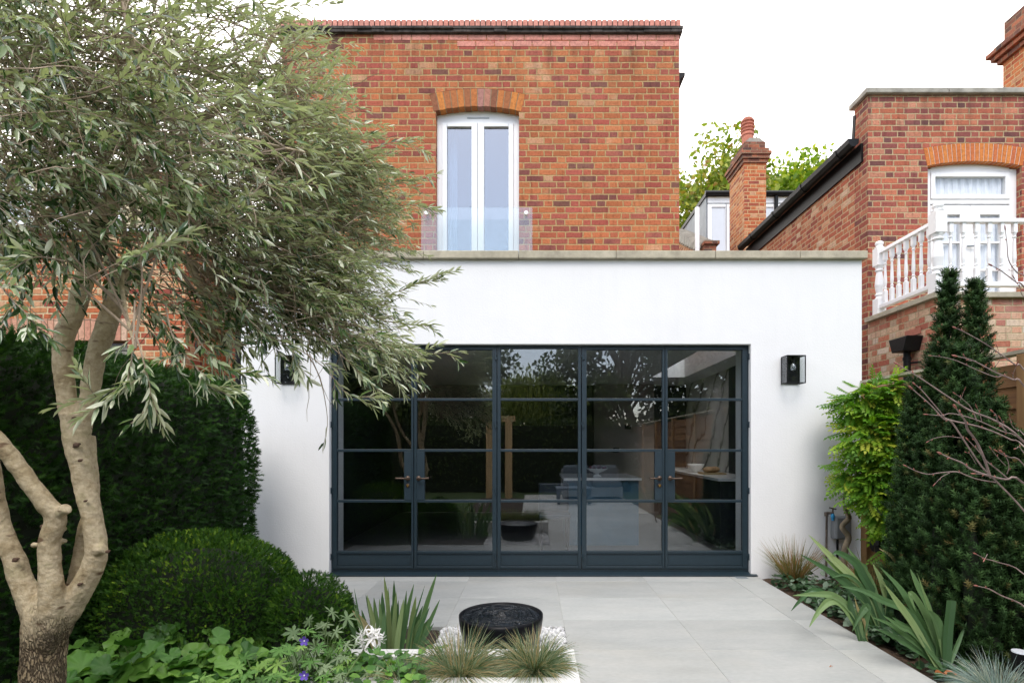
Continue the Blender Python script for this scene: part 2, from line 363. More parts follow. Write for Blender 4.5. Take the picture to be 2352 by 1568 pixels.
def bark_mat():
    m, n, b = newmat('olive_bark'); c = n.nodes.new('ShaderNodeTexCoord'); sp = n.nodes.new('ShaderNodeSeparateXYZ'); n.links.new(c.outputs['Object'], sp.inputs[0])
    f = noise_(n, 9, 7, .72); smooth = ramp_(n, f, [(.28, (.20, .145, .08)), (.40, (.35, .28, .165)), (.52, (.50, .42, .285)), (.62, (.41, .35, .21)), (.76, (.60, .53, .39))])
    mq = n.nodes.new('ShaderNodeMapping'); mq.inputs['Scale'].default_value = (9, 9, 26); n.links.new(c.outputs['Object'], mq.inputs[0]); mk = noise_(n, 1, 2, .5, mq.outputs[0]); smooth = mixc(n, ramp_(n, mk, [(.66, (0, 0, 0)), (.72, (1, 1, 1))]), smooth, (.14, .085, .045))
    fine = noise_(n, 60, 5, .7); smooth = mixc(n, .5, smooth, ramp_(n, fine, [(.3, (.55, .5, .44)), (.6, (1.1, 1.1, 1.1))]), 'MULTIPLY')
    mpn = n.nodes.new('ShaderNodeMapping'); mpn.inputs['Scale'].default_value = (1, 1, .34); n.links.new(c.outputs['Object'], mpn.inputs[0])
    vr = n.nodes.new('ShaderNodeTexVoronoi'); vr.feature = 'DISTANCE_TO_EDGE'; vr.inputs['Scale'].default_value = 84
    wv = n.nodes.new('ShaderNodeVectorMath'); wv.operation = 'ADD'; wn_ = n.nodes.new('ShaderNodeTexNoise'); wn_.inputs['Scale'].default_value = 30; wn_.inputs['Detail'].default_value = 4; n.links.new(mpn.outputs[0], wn_.inputs['Vector'])
    ws_ = n.nodes.new('ShaderNodeVectorMath'); ws_.operation = 'SCALE'; ws_.inputs[3].default_value = .05; n.links.new(wn_.outputs['Color'], ws_.inputs[0]); n.links.new(mpn.outputs[0], wv.inputs[0]); n.links.new(ws_.outputs[0], wv.inputs[1]); n.links.new(wv.outputs[0], vr.inputs['Vector'])
    crack = ramp_(n, vr.outputs['Distance'], [(.0, (0, 0, 0)), (.22, (1, 1, 1))])
    rough = mixc(n, crack, (.11, .075, .042), ramp_(n, noise_(n, 26, 6, .7), [(.3, (.17, .12, .06)), (.55, (.32, .25, .15)), (.75, (.46, .39, .27))]))
    zz = M_(n, 'ADD', sp.outputs[2], M_(n, 'MULTIPLY', M_(n, 'SUBTRACT', noise_(n, 8, 4), .5), .55)); k = ramp_(n, zz, [(.54, (0, 0, 0)), (.74, (1, 1, 1))])
    n.links.new(mixc(n, k, rough, smooth), b.inputs['Base Color']); b.inputs['Roughness'].default_value = .85
    hs = mixc(n, k, crack, ramp_(n, noise_(n, 40, 5), [(.3, (.5, .5, .5)), (.7, (.75, .75, .75))])); bump_(n, b, hs, 1, .014); return m
def soil_mat(name, a, c, scale=18):
    m, n, b = newmat(name); f = noise_(n, scale, 8, .7); n.links.new(ramp_(n, f, [(.3, a), (.7, c)]), b.inputs['Base Color']); b.inputs['Roughness'].default_value = .95
    bump_(n, b, noise_(n, 45, 6, .7), 1, .03); return m
def wood_mat(name, a, c, ax=0):
    m, n, b = newmat(name); co = n.nodes.new('ShaderNodeTexCoord'); mpn = n.nodes.new('ShaderNodeMapping'); s = [14, 14, 14]; s[ax] = 1; mpn.inputs['Scale'].default_value = s
    n.links.new(co.outputs['Object'], mpn.inputs[0]); f = noise_(n, 1.4, 6, .6, mpn.outputs[0]); col = ramp_(n, f, [(.3, a), (.7, c)])
    v = M_(n, 'ADD', .75, M_(n, 'MULTIPLY', attr_(n), .5)); cv = n.nodes.new('ShaderNodeCombineColor')
    for i in range(3): n.links.new(v, cv.inputs[i])
    n.links.new(mixc(n, 1, col, cv.outputs[0], 'MULTIPLY'), b.inputs['Base Color']); b.inputs['Roughness'].default_value = .8; bump_(n, b, f, .3, .004); return m
def marble_mat():
    m, n, b = newmat('veined_marble'); c = n.nodes.new('ShaderNodeTexCoord'); w = n.nodes.new('ShaderNodeTexWave'); w.inputs['Scale'].default_value = .9; w.inputs['Distortion'].default_value = 9; w.inputs['Detail'].default_value = 5
    w.bands_direction = 'DIAGONAL'; n.links.new(c.outputs['Object'], w.inputs['Vector'])
    n.links.new(ramp_(n, w.outputs['Fac'], [(.0, (.12, .11, .10)), (.1, (.5, .48, .45)), (.6, (.62, .6, .57))]), b.inputs['Base Color']); b.inputs['Roughness'].default_value = .25; return m
ORANGE, RED, PURPLE, DARK, CREAM = (.43, .138, .056), (.385, .112, .056), (.32, .098, .066), (.19, .082, .06), (.47, .26, .15)
m_brick = brick_mat('red_stock_brick', [(.0, DARK), (.04, (.2, .065, .055)), (.10, PURPLE), (.30, (.36, .085, .06)), (.45, RED), (.70, ORANGE), (.93, (.45, .165, .07)), (1.0, CREAM)], (.42, .30, .15), .212, .104, joint=.0066, stain=.45, soot=(5.2, 6.26, .85))
m_brick_right = brick_mat('weathered_red_brick', [(.0, (.14, .06, .055)), (.10, (.23, .07, .06)), (.3, (.30, .088, .066)), (.5, (.36, .096, .062)), (.8, (.42, .13, .07)), (1., (.48, .22, .14))], (.44, .34, .21), .212, .104, joint=.0066, stain=.4, soot=(4.9, 5.87, .75))
m_brick_side = brick_mat('patched_side_brick', [(.0, (.28, .08, .06)), (.3, (.42, .12, .07)), (.6, (.47, .16, .08)), (.85, (.54, .30, .18)), (1., (.62, .46, .33))], (.52, .42, .27), joint=.007, stain=.1)
m_brick_pale = brick_mat('pale_patchy_brick', [(.0, (.38, .11, .08)), (.3, (.50, .19, .11)), (.55, (.56, .30, .19)), (.8, (.60, .43, .29)), (1., (.64, .54, .44))], (.50, .42, .28), stain=.15, pale=.3)
m_brick_left = brick_mat('orange_neighbour_brick', [(.0, (.28, .07, .05)), (.35, (.44, .12, .05)), (.7, (.52, .2, .08)), (1., (.55, .33, .2))], (.58, .47, .30), joint=.0075)
m_brick_chim = brick_mat('chimney_brick', [(.0, (.25, .07, .05)), (.4, (.42, .12, .05)), (.8, (.48, .18, .07)), (1., (.5, .3, .18))], (.50, .36, .2), joint=.0075)
m_pinkbrick = single_brick_mat('pink_coping_brick', [(0, (.56, .21, .155)), (.5, (.63, .27, .21)), (1, (.55, .24, .19))])
m_archbrick = single_brick_mat('sooty_arch_brick', [(0, (.20, .075, .04)), (.25, (.33, .115, .04)), (.45, (.45, .15, .04)), (.75, (.55, .2, .04)), (1, (.36, .17, .14))])
m_archorange = single_brick_mat('orange_arch_brick', [(0, (.5, .14, .03)), (.6, (.58, .2, .04)), (1, (.48, .12, .04))])
m_soldier = single_brick_mat('pale_soldier_brick', [(0, (.50, .22, .15)), (.5, (.58, .30, .2)), (1, (.62, .42, .3))])
m_mortar = plain('lime_mortar', (.30, .23, .14), .95, .3, 20, bump=.4)
m_render = render_mat()
m_stone = plain('coping_stone', (.40, .36, .27), .9, .22, 9, bump=.5)
m_stone2 = plain('grey_coping_stone', (.30, .28, .24), .9, .3, 7, bump=.5)
m_soot = plain('sooty_tile_creasing', (.055, .045, .04), .95, .6, 14, bump=.8)
m_upvc = plain('white_window_paint', (.80, .81, .82), .35, .03)
m_gloss = plain('white_gloss_timber', (.83, .83, .83), .4, .03)
m_steel = plain('blue_grey_steel', (.012, .026, .036), .42, .12, 30, spec=.5)
m_steel2 = plain('blue_grey_panel', (.013, .028, .039), .5, .1, 25, spec=.45)
m_black = plain('black_plastic', (.007, .007, .0075), .45, .2, spec=.2)
m_lead = plain('grey_lead', (.22, .25, .27), .6, .15, 5)
m_brass = plain('bronze_handle', (.075, .05, .035), .35, .2, 20, metal=.6)
m_gold = plain('brass_lock', (.6, .38, .08), .3, .1, 20, metal=.9)
m_glass = glass_mat('door_glass', .09, (.93, .95, .955), .006)
m_winglass = glass_mat('sky_reflecting_glass', .23, (.55, .64, .72), .006, .5)
m_curtglass = glass_mat('window_glass', .06, (.95, .96, .97), 0)
m_clear = glass_mat('clear_glass', .05, (.95, .965, .97), 0, .5)
m_screen = glass_mat('balustrade_glass', .075, (.92, .95, .95), 0, .5)
m_net = plain('net_curtain', (.90, .90, .90), .9, .06, 14)
m_slab = slab_mat()
m_joint = plain('slab_joint', (.40, .40, .38), .9, .15, 30)
m_white_stone = plain('white_stone', (.62, .62, .60), .7, .07, 12, bump=.15)
m_soil = soil_mat('dark_soil', (.018, .012, .008), (.06, .04, .024))
m_mulch = soil_mat('bark_mulch', (.03, .018, .01), (.13, .075, .04), 40)
m_grass = soil_mat('lawn_grass', (.03, .06, .015), (.07, .11, .03), 8)
m_fence = wood_mat('golden_fence_timber', (.12, .055, .02), (.24, .12, .042), 1)
m_post = wood_mat('fence_post_timber', (.24, .13, .05), (.38, .22, .09), 2)
m_oak = wood_mat('oak_post', (.28, .19, .09), (.45, .33, .18), 2)
m_bark = bark_mat()
m_twig = plain('olive_twig', (.30, .235, .17), .85, .35, 15)
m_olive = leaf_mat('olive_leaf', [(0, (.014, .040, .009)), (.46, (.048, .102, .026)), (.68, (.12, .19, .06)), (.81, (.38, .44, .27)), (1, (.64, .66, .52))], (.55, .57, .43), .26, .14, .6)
m_yew = leaf_mat('yew_needles', [(0, (.010, .03, .005)), (.6, (.025, .078, .011)), (.9, (.06, .15, .018)), (1, (.12, .22, .024))], None, .6, .15, .2)
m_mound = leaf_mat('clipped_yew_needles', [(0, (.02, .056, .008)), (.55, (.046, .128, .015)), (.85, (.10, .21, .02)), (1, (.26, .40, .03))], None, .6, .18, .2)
m_conifer = leaf_mat('dark_conifer_needles', [(0, (.014, .034, .010)), (.6, (.032, .074, .022)), (.93, (.06, .12, .035)), (1, (.14, .11, .04))], None, .6, .15, .15)
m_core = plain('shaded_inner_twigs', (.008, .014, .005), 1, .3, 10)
m_wist = leaf_mat('wisteria_leaf', [(0, (.06, .16, .014)), (.5, (.12, .26, .02)), (.85, (.25, .38, .03)), (1, (.40, .42, .05))], None, .5, .35, .3)
m_plane = leaf_mat('autumn_plane_leaf', [(0, (.10, .15, .02)), (.5, (.22, .27, .035)), (.85, (.36, .34, .05)), (1, (.3, .16, .06))], None, .6, .3, .3)
m_maple = leaf_mat('bright_green_leaf', [(0, (.08, .15, .012)), (.6, (.2, .30, .02)), (1, (.42, .42, .03))], None, .6, .3, .3)
m_iris = leaf_mat('iris_blade', [(0, (.06, .13, .055)), (.5, (.11, .20, .085)), (.85, (.20, .30, .13)), (1, (.38, .44, .22))], None, .45, .2, .4)
m_irisdry = leaf_mat('dry_iris_blade', [(0, (.30, .24, .10)), (1, (.42, .36, .20))], None, .7, .2, .3)
m_fescue = leaf_mat('fescue_blade', [(0, (.06, .10, .03)), (.35, (.12, .18, .10)), (.6, (.24, .30, .20)), (.8, (.33, .25, .12)), (1, (.42, .34, .2))], None, .6, .2, .3)
m_bluefescue = leaf_mat('blue_fescue_blade', [(0, (.13, .19, .17)), (.6, (.25, .33, .32)), (1, (.42, .42, .33))], None, .6, .2, .3)
m_sedge = leaf_mat('bronze_sedge_blade', [(0, (.08, .11, .03)), (.5, (.2, .17, .06)), (1, (.32, .15, .06))], None, .6, .2, .3)
m_round = leaf_mat('scalloped_leaf', [(0, (.035, .11, .02)), (.5, (.08, .21, .036)), (1, (.18, .34, .055))], None, .45, .2, .4)
m_palm = leaf_mat('geranium_leaf', [(0, (.06, .16, .03)), (.5, (.12, .26, .055)), (1, (.26, .42, .09))], None, .5, .2, .35)
m_silver = leaf_mat('silver_cut_leaf', [(0, (.13, .2, .09)), (1, (.26, .34, .19))], None, .6, .15, .3)
m_cover = leaf_mat('mottled_cyclamen_leaf', [(0, (.018, .045, .016)), (.6, (.035, .085, .03)), (1, (.16, .22, .15))], None, .45, .1, .4)
m_stem = plain('green_stem', (.09, .15, .04), .6, .3, 10)
m_petal = plain('white_petal', (.78, .77, .74), .5, .05, 10)
m_violet = plain('violet_petal', (.17, .10, .55), .5, .15, 20)
m_pebble = leaf_mat('white_pebble', [(0, (.42, .42, .43)), (.6, (.62, .62, .62)), (1, (.74, .74, .73))], None, .6, 0, .3)
m_redbark = plain('grey_pink_twig', (.22, .16, .145), .7, .35, 25)
m_bud = plain('red_bud', (.26, .09, .065), .6, .3, 20)
m_vine = plain('wisteria_stem', (.23, .18, .12), .85, .35, 22, bump=.5)
m_knot = plain('dark_bark_knot', (.10, .06, .04), .95, .5, 60, bump=.6)
m_dead = plain('fallen_leaf_brown', (.36, .13, .04), .7, .3, 20)
m_bowl = plain('black_bowl_metal', (.004, .0045, .006), .35, .3, 12, spec=.14)
def water_mat():
    m, n, b = newmat('dark_water'); b.inputs['Base Color'].default_value = (.004, .006, .008, 1); b.inputs['Roughness'].default_value = .03; b.inputs['Specular IOR Level'].default_value = .32
    c = n.nodes.new('ShaderNodeTexCoord'); w = n.nodes.new('ShaderNodeTexWave'); w.wave_type = 'RINGS'; w.rings_direction = 'SPHERICAL'; w.inputs['Scale'].default_value = 9; w.inputs['Distortion'].default_value = 5; w.inputs['Detail'].default_value = 3; w.inputs['Detail Scale'].default_value = 3
    n.links.new(c.outputs['Object'], w.inputs['Vector']); bump_(n, b, M_(n, 'ADD', w.outputs['Fac'], M_(n, 'MULTIPLY', noise_(n, 22, 3), 1.2)), .35, .012); return m
m_water = water_mat()
m_greybox = plain('grey_electric_box', (.22, .23, .24), .5, .06)
m_blue = plain('blue_hose_fitting', (.02, .25, .5), .4, .1)
m_copper = plain('aged_copper_pipe', (.10, .075, .06), .7, .6, 30)
m_navy = plain('navy_cabinet', (.010, .020, .038), .45, .1)
m_teal = plain('blue_island_paint', (.03, .10, .16), .45, .1)
m_worktop = plain('white_worktop', (.86, .86, .84), .2, .03)
m_taupe = plain('taupe_plaster', (.32, .30, .27), .8, .08, 3)
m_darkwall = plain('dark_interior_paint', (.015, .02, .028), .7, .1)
m_whitewall = plain('white_interior_paint', (.74, .75, .75), .8, .03)
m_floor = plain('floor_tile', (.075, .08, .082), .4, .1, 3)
m_marble = marble_mat()
m_sofa = plain('slate_sofa_fabric', (.10, .13, .16), .95, .1, 30)
m_china = plain('white_china', (.75, .75, .73), .25, .03)
m_plum = plain('dark_plum', (.12, .02, .05), .4, .4, 20)
m_bread = plain('bread_crust', (.45, .28, .15), .8, .25, 25)
m_tile = brick_mat('roof_tile', [(0, (.2, .07, .05)), (.5, (.30, .11, .07)), (1, (.34, .16, .1))], (.08, .05, .04), .17, .17, .1, .004)
m_terra = plain('terracotta_pot', (.42, .15, .10), .85, .2, 12, bump=.3)
m_opal = plain('pale_dormer_glass', (.55, .58, .62), .2, .03)
m_cream = plain('cream_wall', (.55, .47, .32), .85, .08)
m_canopy = leaf_mat('garden_tree_leaf', [(0, (.02, .04, .01)), (.6, (.045, .08, .02)), (1, (.10, .13, .03))], None, .5, .2, .3)
m_willow = leaf_mat('willow_leaf', [(0, (.10, .14, .03)), (1, (.25, .28, .08))], None, .5, .3, .3)
m_barkdark = plain('dark_tree_bark', (.07, .05, .035), .9, .3, 8, bump=.5)

# ------------------------------------------------------------------ the ground
g = MB(); g.quad((-300, -300, -.16), (300, -300, -.16), (300, 300, -.16), (-300, 300, -.16)); g.build('ground', m_grass, kind='structure')
YW = 5.77                                             # outer face of the white extension
g = MB()
for pts in ([(-2.42, 4.165, 5.764), (.243, 4.165, 5.764)], [(.243, -3.4, 5.764), (2.318, -3.4, 5.764)], [(-.205, -3.4, 2.69), (.243, -3.4, 2.69)]):
    (x0, y0, y1), (x1, _, _) = pts; g.box(x0, x1, y0, y1, -.12, -.0035)
g.build('paving_bed', m_joint, kind='structure')
g = MB(); xs = [-2.42] + [-2.405 + .876 * i for i in range(0)] + [-1.525, -.645, .236, 1.13, 2.02, 2.315]; ys = [5.762, 5.55, 4.945, 4.325, 3.70, 3.09, 2.48, 1.87, 1.25, .64, 0, -.6, -1.2, -1.8, -2.4, -3]
for j in range(len(ys) - 1):
    for i in range(len(xs) - 1):
        x0, x1, y0, y1 = xs[i] + .002, xs[i + 1] - .002, ys[j + 1] + .002, ys[j] - .002
        if x0 < .2 and y0 < 4.1:
            if y1 > 4.3: y0 = 4.168
            elif not (x1 > 0 and y1 < 2.69): continue
            else: x0 = max(x0, -.2)
        if y0 < 4.3 and y1 > 4.3 and x0 < .2: y0 = 4.168
        g.box(x0, x1, y0, y1, -.05, 0)
g.build('patio', m_slab, kind='structure', bevel=.003)
def bed(name, x0, x1, y0, y1, z, m, n=40, amp=.02):
    vs = []; fs = []
    for j in range(n + 1):
        for i in range(n + 1):
            x, y = x0 + (x1 - x0) * i / n, y0 + (y1 - y0) * j / n
            vs.append((x, y, z + amp * mnoise.noise((x * 5, y * 5, 0)) + amp * .6 * mnoise.noise((x * 16, y * 16, 3))))
    fs = [(j * (n + 1) + i, j * (n + 1) + i + 1, (j + 1) * (n + 1) + i + 1, (j + 1) * (n + 1) + i) for j in range(n) for i in range(n)]
    return np_obj(name, np.array(vs), [np.array(fs)], m, smooth=True, kind='structure')
bed('planting_soil', -4.2, -1.32, 1.0, 4.16, .0, m_soil)
bed('planting_soil', -4.2, -2.43, 4.16, 5.7, .0, m_soil, 20)
bed('planting_soil', -1.32, -.21, -2.5, 2.685, -.01, m_soil, 60)
bed('planting_soil', -1.32, -.66, 3.225, 4.16, -.02, m_soil, 24)
bed('border_soil', 2.322, 3.36, -1.5, 5.76, -.03, m_mulch, 70, .025)
bed('planter_soil', -1.28, .117, 2.832, 3.098, .12, m_soil, 24, .015)
bed('pebble_bed', -.66, .236, 3.222, 4.162, -.05, m_joint, 20, .004)

# ------------------------------------------------------------------ the white extension with its steel doors
ext = thing('rendered_extension', 'white rendered single storey extension with wide steel framed glass doors', 'house extension', (0, YW, 0))
XL, XR, ZP = -3.02, 3.412, 3.27                       # left end, right end, underside of coping
OX0, OX1, OZ = -2.105, 2.262, 2.395                    # door opening
w = MB(); w.prism([(XL, -.1), (OX0, -.1), (OX0, OZ), (OX1, OZ), (OX1, -.1), (XR, -.1), (XR, ZP), (XL, ZP)], 1, YW, YW + .44)
w.box(XL, XL + .3, YW + .44, 6.67, -.1, ZP); w.box(XR - .3, XR, YW + .44, 11.6, -.1, ZP)
w.build('wall', m_render, ext, bevel=.006)
cps = [-3.05, -2.1, -1.12, -.142, .86, 1.88, 2.75, 3.446]
for i in range(len(cps) - 1):
    c = MB(); z0 = ZP; c.prism([(YW - .05, z0), (YW + .47, z0), (YW + .47, z0 + .06), (YW + .15, z0 + .083), (YW - .05, z0 + .078)], 0, cps[i] + .002, cps[i + 1] - .002)
    c.build('coping_stone', m_stone, ext, bevel=.006)
r = MB()                                               # roof with the rooflight well over the right-hand side
SX0, SX1, SY0, SY1, CZ = 2.12, 2.70, 6.45, 9.89, 2.55
RX1 = XR - .3
r.box(XL + .3, SX0, YW + .44, 11.5, CZ, 2.97); r.box(SX1, RX1, YW + .44, 11.5, CZ, 2.97); r.box(SX0, SX1, YW + .44, SY0, CZ, 2.97); r.box(SX0, SX1, SY1, 11.5, CZ, 2.97)
r.build('ceiling', m_whitewall, ext)
s = MB(); s.box(SX0 - .04, SX1 + .04, SY0 - .04, SY1 + .04, 2.975, 2.985); s.build('rooflight_pane', m_clear, ext)
f = MB(); f.box(XL + .3, RX1, YW + .44, 11.5, -.1, -.004); f.build('interior_floor', m_floor, ext)
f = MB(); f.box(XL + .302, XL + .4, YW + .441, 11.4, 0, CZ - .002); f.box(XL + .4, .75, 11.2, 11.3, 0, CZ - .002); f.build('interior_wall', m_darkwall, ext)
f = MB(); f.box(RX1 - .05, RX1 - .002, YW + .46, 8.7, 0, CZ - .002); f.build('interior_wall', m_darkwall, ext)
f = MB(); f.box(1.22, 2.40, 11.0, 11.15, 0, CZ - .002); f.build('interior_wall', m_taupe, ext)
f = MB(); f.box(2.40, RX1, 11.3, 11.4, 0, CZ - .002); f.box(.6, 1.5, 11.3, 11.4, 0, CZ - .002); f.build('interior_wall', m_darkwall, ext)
f = MB(); f.box(RX1 - .03, RX1 - .003, 8.7, 11.2, .915, CZ - .002); f.build('marble_splashback', m_marble, ext)
for sx in (OX0 + .001, OX1 - .018): f = MB(); f.prism([(YW + .13, 0), (YW + .438, 0), (YW + .438, .17), (YW + .13, .17)], 0, sx, sx + .017); f.build('skirting_board', m_gloss, ext, bevel=.004)
for xa, za in ((1.59, 1.2), (1.82, 1.66)): f = MB(); f.box(xa, xa + .12, 10.985, 10.999, za, za + .09); f.build('wall_socket', m_black, ext)
# steel screen: outer frame, then the five leaves
YD = YW + .075
def dx(px): return (px - VX) * YD / F
def dz(py): return H - (py - VY) * YD / F
fr = MB()
ztop, zbot = dz(792), dz(1312)
fr.box(OX0, dx(766), YD - .012, YD + .05, zbot, OZ); fr.box(dx(1716), OX1, YD - .012, YD + .05, zbot, OZ); fr.box(dx(766), dx(1716), YD - .012, YD + .05, dz(797.5), OZ)
fr.box(dx(766), dx(1716), YD - .008, YD + .05, zbot, dz(1304))
fr.build('door_frame', m_steel, ext, bevel=.003)
fr = MB(); fr.prism([(YW - .045, .004), (YD + .05, .004), (YD + .05, dz(1312)), (YD - .02, dz(1312)), (YW - .045, dz(1315))], 0, dx(752.5), dx(1731)); fr.build('door_sill', m_steel, ext, bevel=.003)
BARS = [(914.5, 920.2), (1031, 1037), (1147, 1153)]
def leaf(px0, px1, gl0, gl1, gt, lock=None, hinge=None, label=None):
    """px0-px1 outer edges, gl0-gl1 glass edges, gt top of the glass (photo pixels at the door plane)"""
    y0, y1 = YD - .02, YD + .03; fx0, fx1, a0, a1 = dx(px0), dx(px1), dx(gl0), dx(gl1); zt, zb = dz(797.5), dz(1304)
    b = MB(); b.box(fx0, a0, y0, y1, zb, zt); b.box(a1, fx1, y0, y1, zb, zt); b.box(a0, a1, y0, y1, dz(gt), zt); b.box(a0, a1, y0, y1, zb, dz(1299))
    for t, q in BARS: b.box(a0, a1, y0 + .008, y1 - .004, dz(q), dz(t))
    b.box(a0, a1, y0 + .004, y1 - .004, dz(1270), dz(1264))
    lf = b.build('door_leaf', m_steel, ext, bevel=.0025, label=label)
    p = MB(); p.box(a0, a1, y0 + .016, y1 - .006, dz(1299), dz(1270)); p.build('kick_panel', m_steel2, lf)
    bd = MB(); e = .012
    bd.box(a0 + e, a1 - e, y0 + .012, y0 + .016, dz(1297) , dz(1295)); bd.box(a0 + e, a1 - e, y0 + .012, y0 + .016, dz(1274), dz(1272))
    bd.box(a0 + e, a0 + e + .008, y0 + .012, y0 + .016, dz(1295), dz(1274)); bd.box(a1 - e - .008, a1 - e, y0 + .012, y0 + .016, dz(1295), dz(1274)); bd.build('panel_bead', m_steel, lf)
    edges = [gt, 914.5, 1031, 1147, 1264]; starts = [gt, 920.2, 1037, 1153]
    p = MB()
    for t, q in zip(starts, [914.5, 1031, 1147, 1264]): p.box(a0, a1, YD + .004, YD + .010, dz(q), dz(t))
    p.build('pane', m_glass, lf)
    if lock:
        l0, l1, hx, out = lock; k = MB(); k.box(dx(l0), dx(l1), y0 + .004, y1 - .004, dz(1147), dz(1037)); k.build('lock_plate', m_steel2, lf, bevel=.002)
        hz = dz(1097.5); X = dx(hx); h = MB()
        h.tube([(X, y0 + .004, hz), (X, y0 - .006, hz)], [.026, .024], 16); h.tube([(X, y0 - .006, hz), (X, y0 - .05, hz)], .009, 10)
        ex = X + out * .115; h.tube([(X - out * .012, y0 - .05, hz), (X + out * .05, y0 - .052, hz), (ex - out * .01, y0 - .05, hz + .002), (ex, y0 - .048, hz + .002)], [.010, .009, .010, .012], 10)
        h.build('handle', m_brass, lf, smooth=True)
        if lock[3] == -1:
            zz = dz(1114); h = MB(); h.tube([(X, y0 + .004, zz), (X, y0 - .006, zz)], [.022, .020], 16); h.build('lock_rose', m_brass, lf, smooth=True)
            h = MB(); h.tube([(X, y0 - .006, zz + .003), (X, y0 - .012, zz + .003)], .009, 10); h.box(X - .004, X + .004, y0 - .012, y0 - .006, zz - .014, zz); h.build('keyhole', m_gold, lf)
    if hinge:
        for hy in (820, 975, 1126, 1277):
            X = dx(hinge); z = dz(hy); h = MB(); h.tube([(X, y0 - .012, z - .032), (X, y0 - .012, z + .032)], .009, 10); h.box(X - .018, X + .006, y0 - .012, y0, z - .004, z + .028); h.box(X - .006, X + .018, y0 - .012, y0, z - .028, z - .004)
            h.build('hinge', m_steel, lf)
    return lf
leaf(766.5, 950.5, 775, 945.5, 806, (929, 945.4, 937.5, -1), 761.5)
leaf(952, 1141, 958, 1131, 804, (958.1, 975.5, 962.5, 1), 1138.5)
leaf(1142.5, 1334, 1150, 1327.5, 801)
leaf(1336, 1525.6, 1347, 1520.5, 804, (1503.5, 1520.4, 1514, -1), 1338.5)
leaf(1527, 1715, 1532.7, 1704, 804, (1532.8, 1549.5, 1538.5, 1), 1718)

def wall_lamp(name, label, x0):
    """black box lantern; x0 is its left face, backplate on the wall"""
    w_, d, zb, h = .192, .15, H + (1020 - 880) * 5.65 / F, .283
    t = thing(name, label, 'wall lamp', (x0 + w_ / 2, YW, zb), 'box lanterns on the white wall'); X0, X1, Y0, Y1, Z0, Z1 = x0, x0 + w_, YW - d, YW - .003, zb, zb + h; e = .0085
    b = MB(); b.box(X0 + .004, X1 - .004, Y1 - .012, Y1, Z0 + .004, Z1 - .004); b.build('back_plate', m_black, t)
    b = MB()
    for x in (X0, X1 - e):
        for y in (Y0, Y1 - .02): b.box(x, x + e, y, y + e, Z0, Z1)
        b.box(x, x + e, Y0 + e, Y1 - .02, Z0, Z0 + e); b.box(x, x + e, Y0 + e, Y1 - .02, Z1 - e, Z1)
    b.box(X0 + e, X1 - e, Y0, Y0 + e, Z0, Z0 + e); b.box(X0 + e, X1 - e, Y0, Y0 + e, Z1 - e, Z1); b.box(X0 + e, X1 - e, Y0 + e, Y1 - .02, Z1 - .006, Z1 - .001)
    b.build('lantern_frame', m_black, t, bevel=.001)
    b = MB(); b.box(X0 + .002, X0 + .005, Y0 + e, Y1 - .02, Z0 + e, Z1 - e); b.box(X1 - .005, X1 - .002, Y0 + e, Y1 - .02, Z0 + e, Z1 - e); b.box(X0 + e, X1 - e, Y0 + .002, Y0 + .005, Z0 + e, Z1 - e); b.build('lantern_glass', m_clear, t)
    c = ((X0 + X1) / 2, (Y0 + Y1) / 2, Z1 - .006); b = MB(); b.lathe([(.016, 0), (.016, -.045), (.013, -.06)], c, 14); b.build('bulb_holder', m_black, t, smooth=True)
    b = MB(); b.lathe([(.012, -.06), (.014, -.075), (.026, -.10), (.029, -.115), (.024, -.135), (.012, -.145), (.001, -.147)], c, 16); b.build('bulb', m_clear_bulb, t, smooth=True)
    return t
m_clear_bulb = glass_mat('bulb_glass', .16, (.9, .92, .92), 0, .8)
wall_lamp('wall_lamp', 'black glass box lantern with clear bulb on the wall beside the tap and wisteria', 2.567)
wall_lamp('wall_lamp', 'black glass box lantern half hidden by hanging olive twigs above the hedge', -2.60)

# ------------------------------------------------------------------ the brick house above it
YH = 6.67; HX0, HX1, HZ = -3.0, 1.757, 6.26
house = thing('brick_house', 'red brick house wing with flat parapet and tall white balcony window', 'house', (0, YH, 2.98))
wx0, wx1, zs, rise, zsill = -1.157, -.1615, 5.346, .055, 2.985
cc = wx1 - wx0; rad = cc * cc / (8 * rise) + rise / 2; cx, cz = (wx0 + wx1) / 2, zs + rise - rad; am = math.asin(cc / 2 / rad); ro = rad + .212
arc = [(cx + ro * math.sin(-am * 1.06 + 2 * am * 1.06 * i / 16), cz + ro * math.cos(-am * 1.06 + 2 * am * 1.06 * i / 16)) for i in range(17)]
w = MB(); w.box(HX0, wx0, YH, YH + .33, 2.985, zs); w.box(wx1, HX1, YH, YH + .33, 2.985, zs); w.prism([(HX0, zs), (wx0, zs)] + arc + [(wx1, zs), (HX1, zs), (HX1, HZ), (HX0, HZ)], 1, YH, YH + .33)
w.box(HX0, HX0 + .3, YH + .33, 13, 2.985, HZ); w.box(HX1 - .3, HX1, YH + .33, 13, 2.985, HZ); w.box(HX0 + .3, HX1 - .3, 12.7, 13, 2.985, HZ)
w.build('wall', m_brick, house)
a = MB(); nb = 14
for i in range(nb):
    a0, a1 = -am * 1.06 + 2.12 * am * (i + .06) / nb, -am * 1.06 + 2.12 * am * (i + .94) / nb; pr = [.1, .7, .3, .35, .55, .2, .45, 1, .95, .05, .5, .25, .7, .55][i]
    ri, r2 = rad - (.004 if i % 2 else 0), ro - .004
    a.prism([(cx + q * math.sin(t), cz + q * math.cos(t)) for q, t in ((ri, a0), (ri, a1), (r2, a1), (r2, a0))], 1, YH - .004, YH + .22, pr)
a.build('window_arch', m_archbrick, house, bevel=.003)
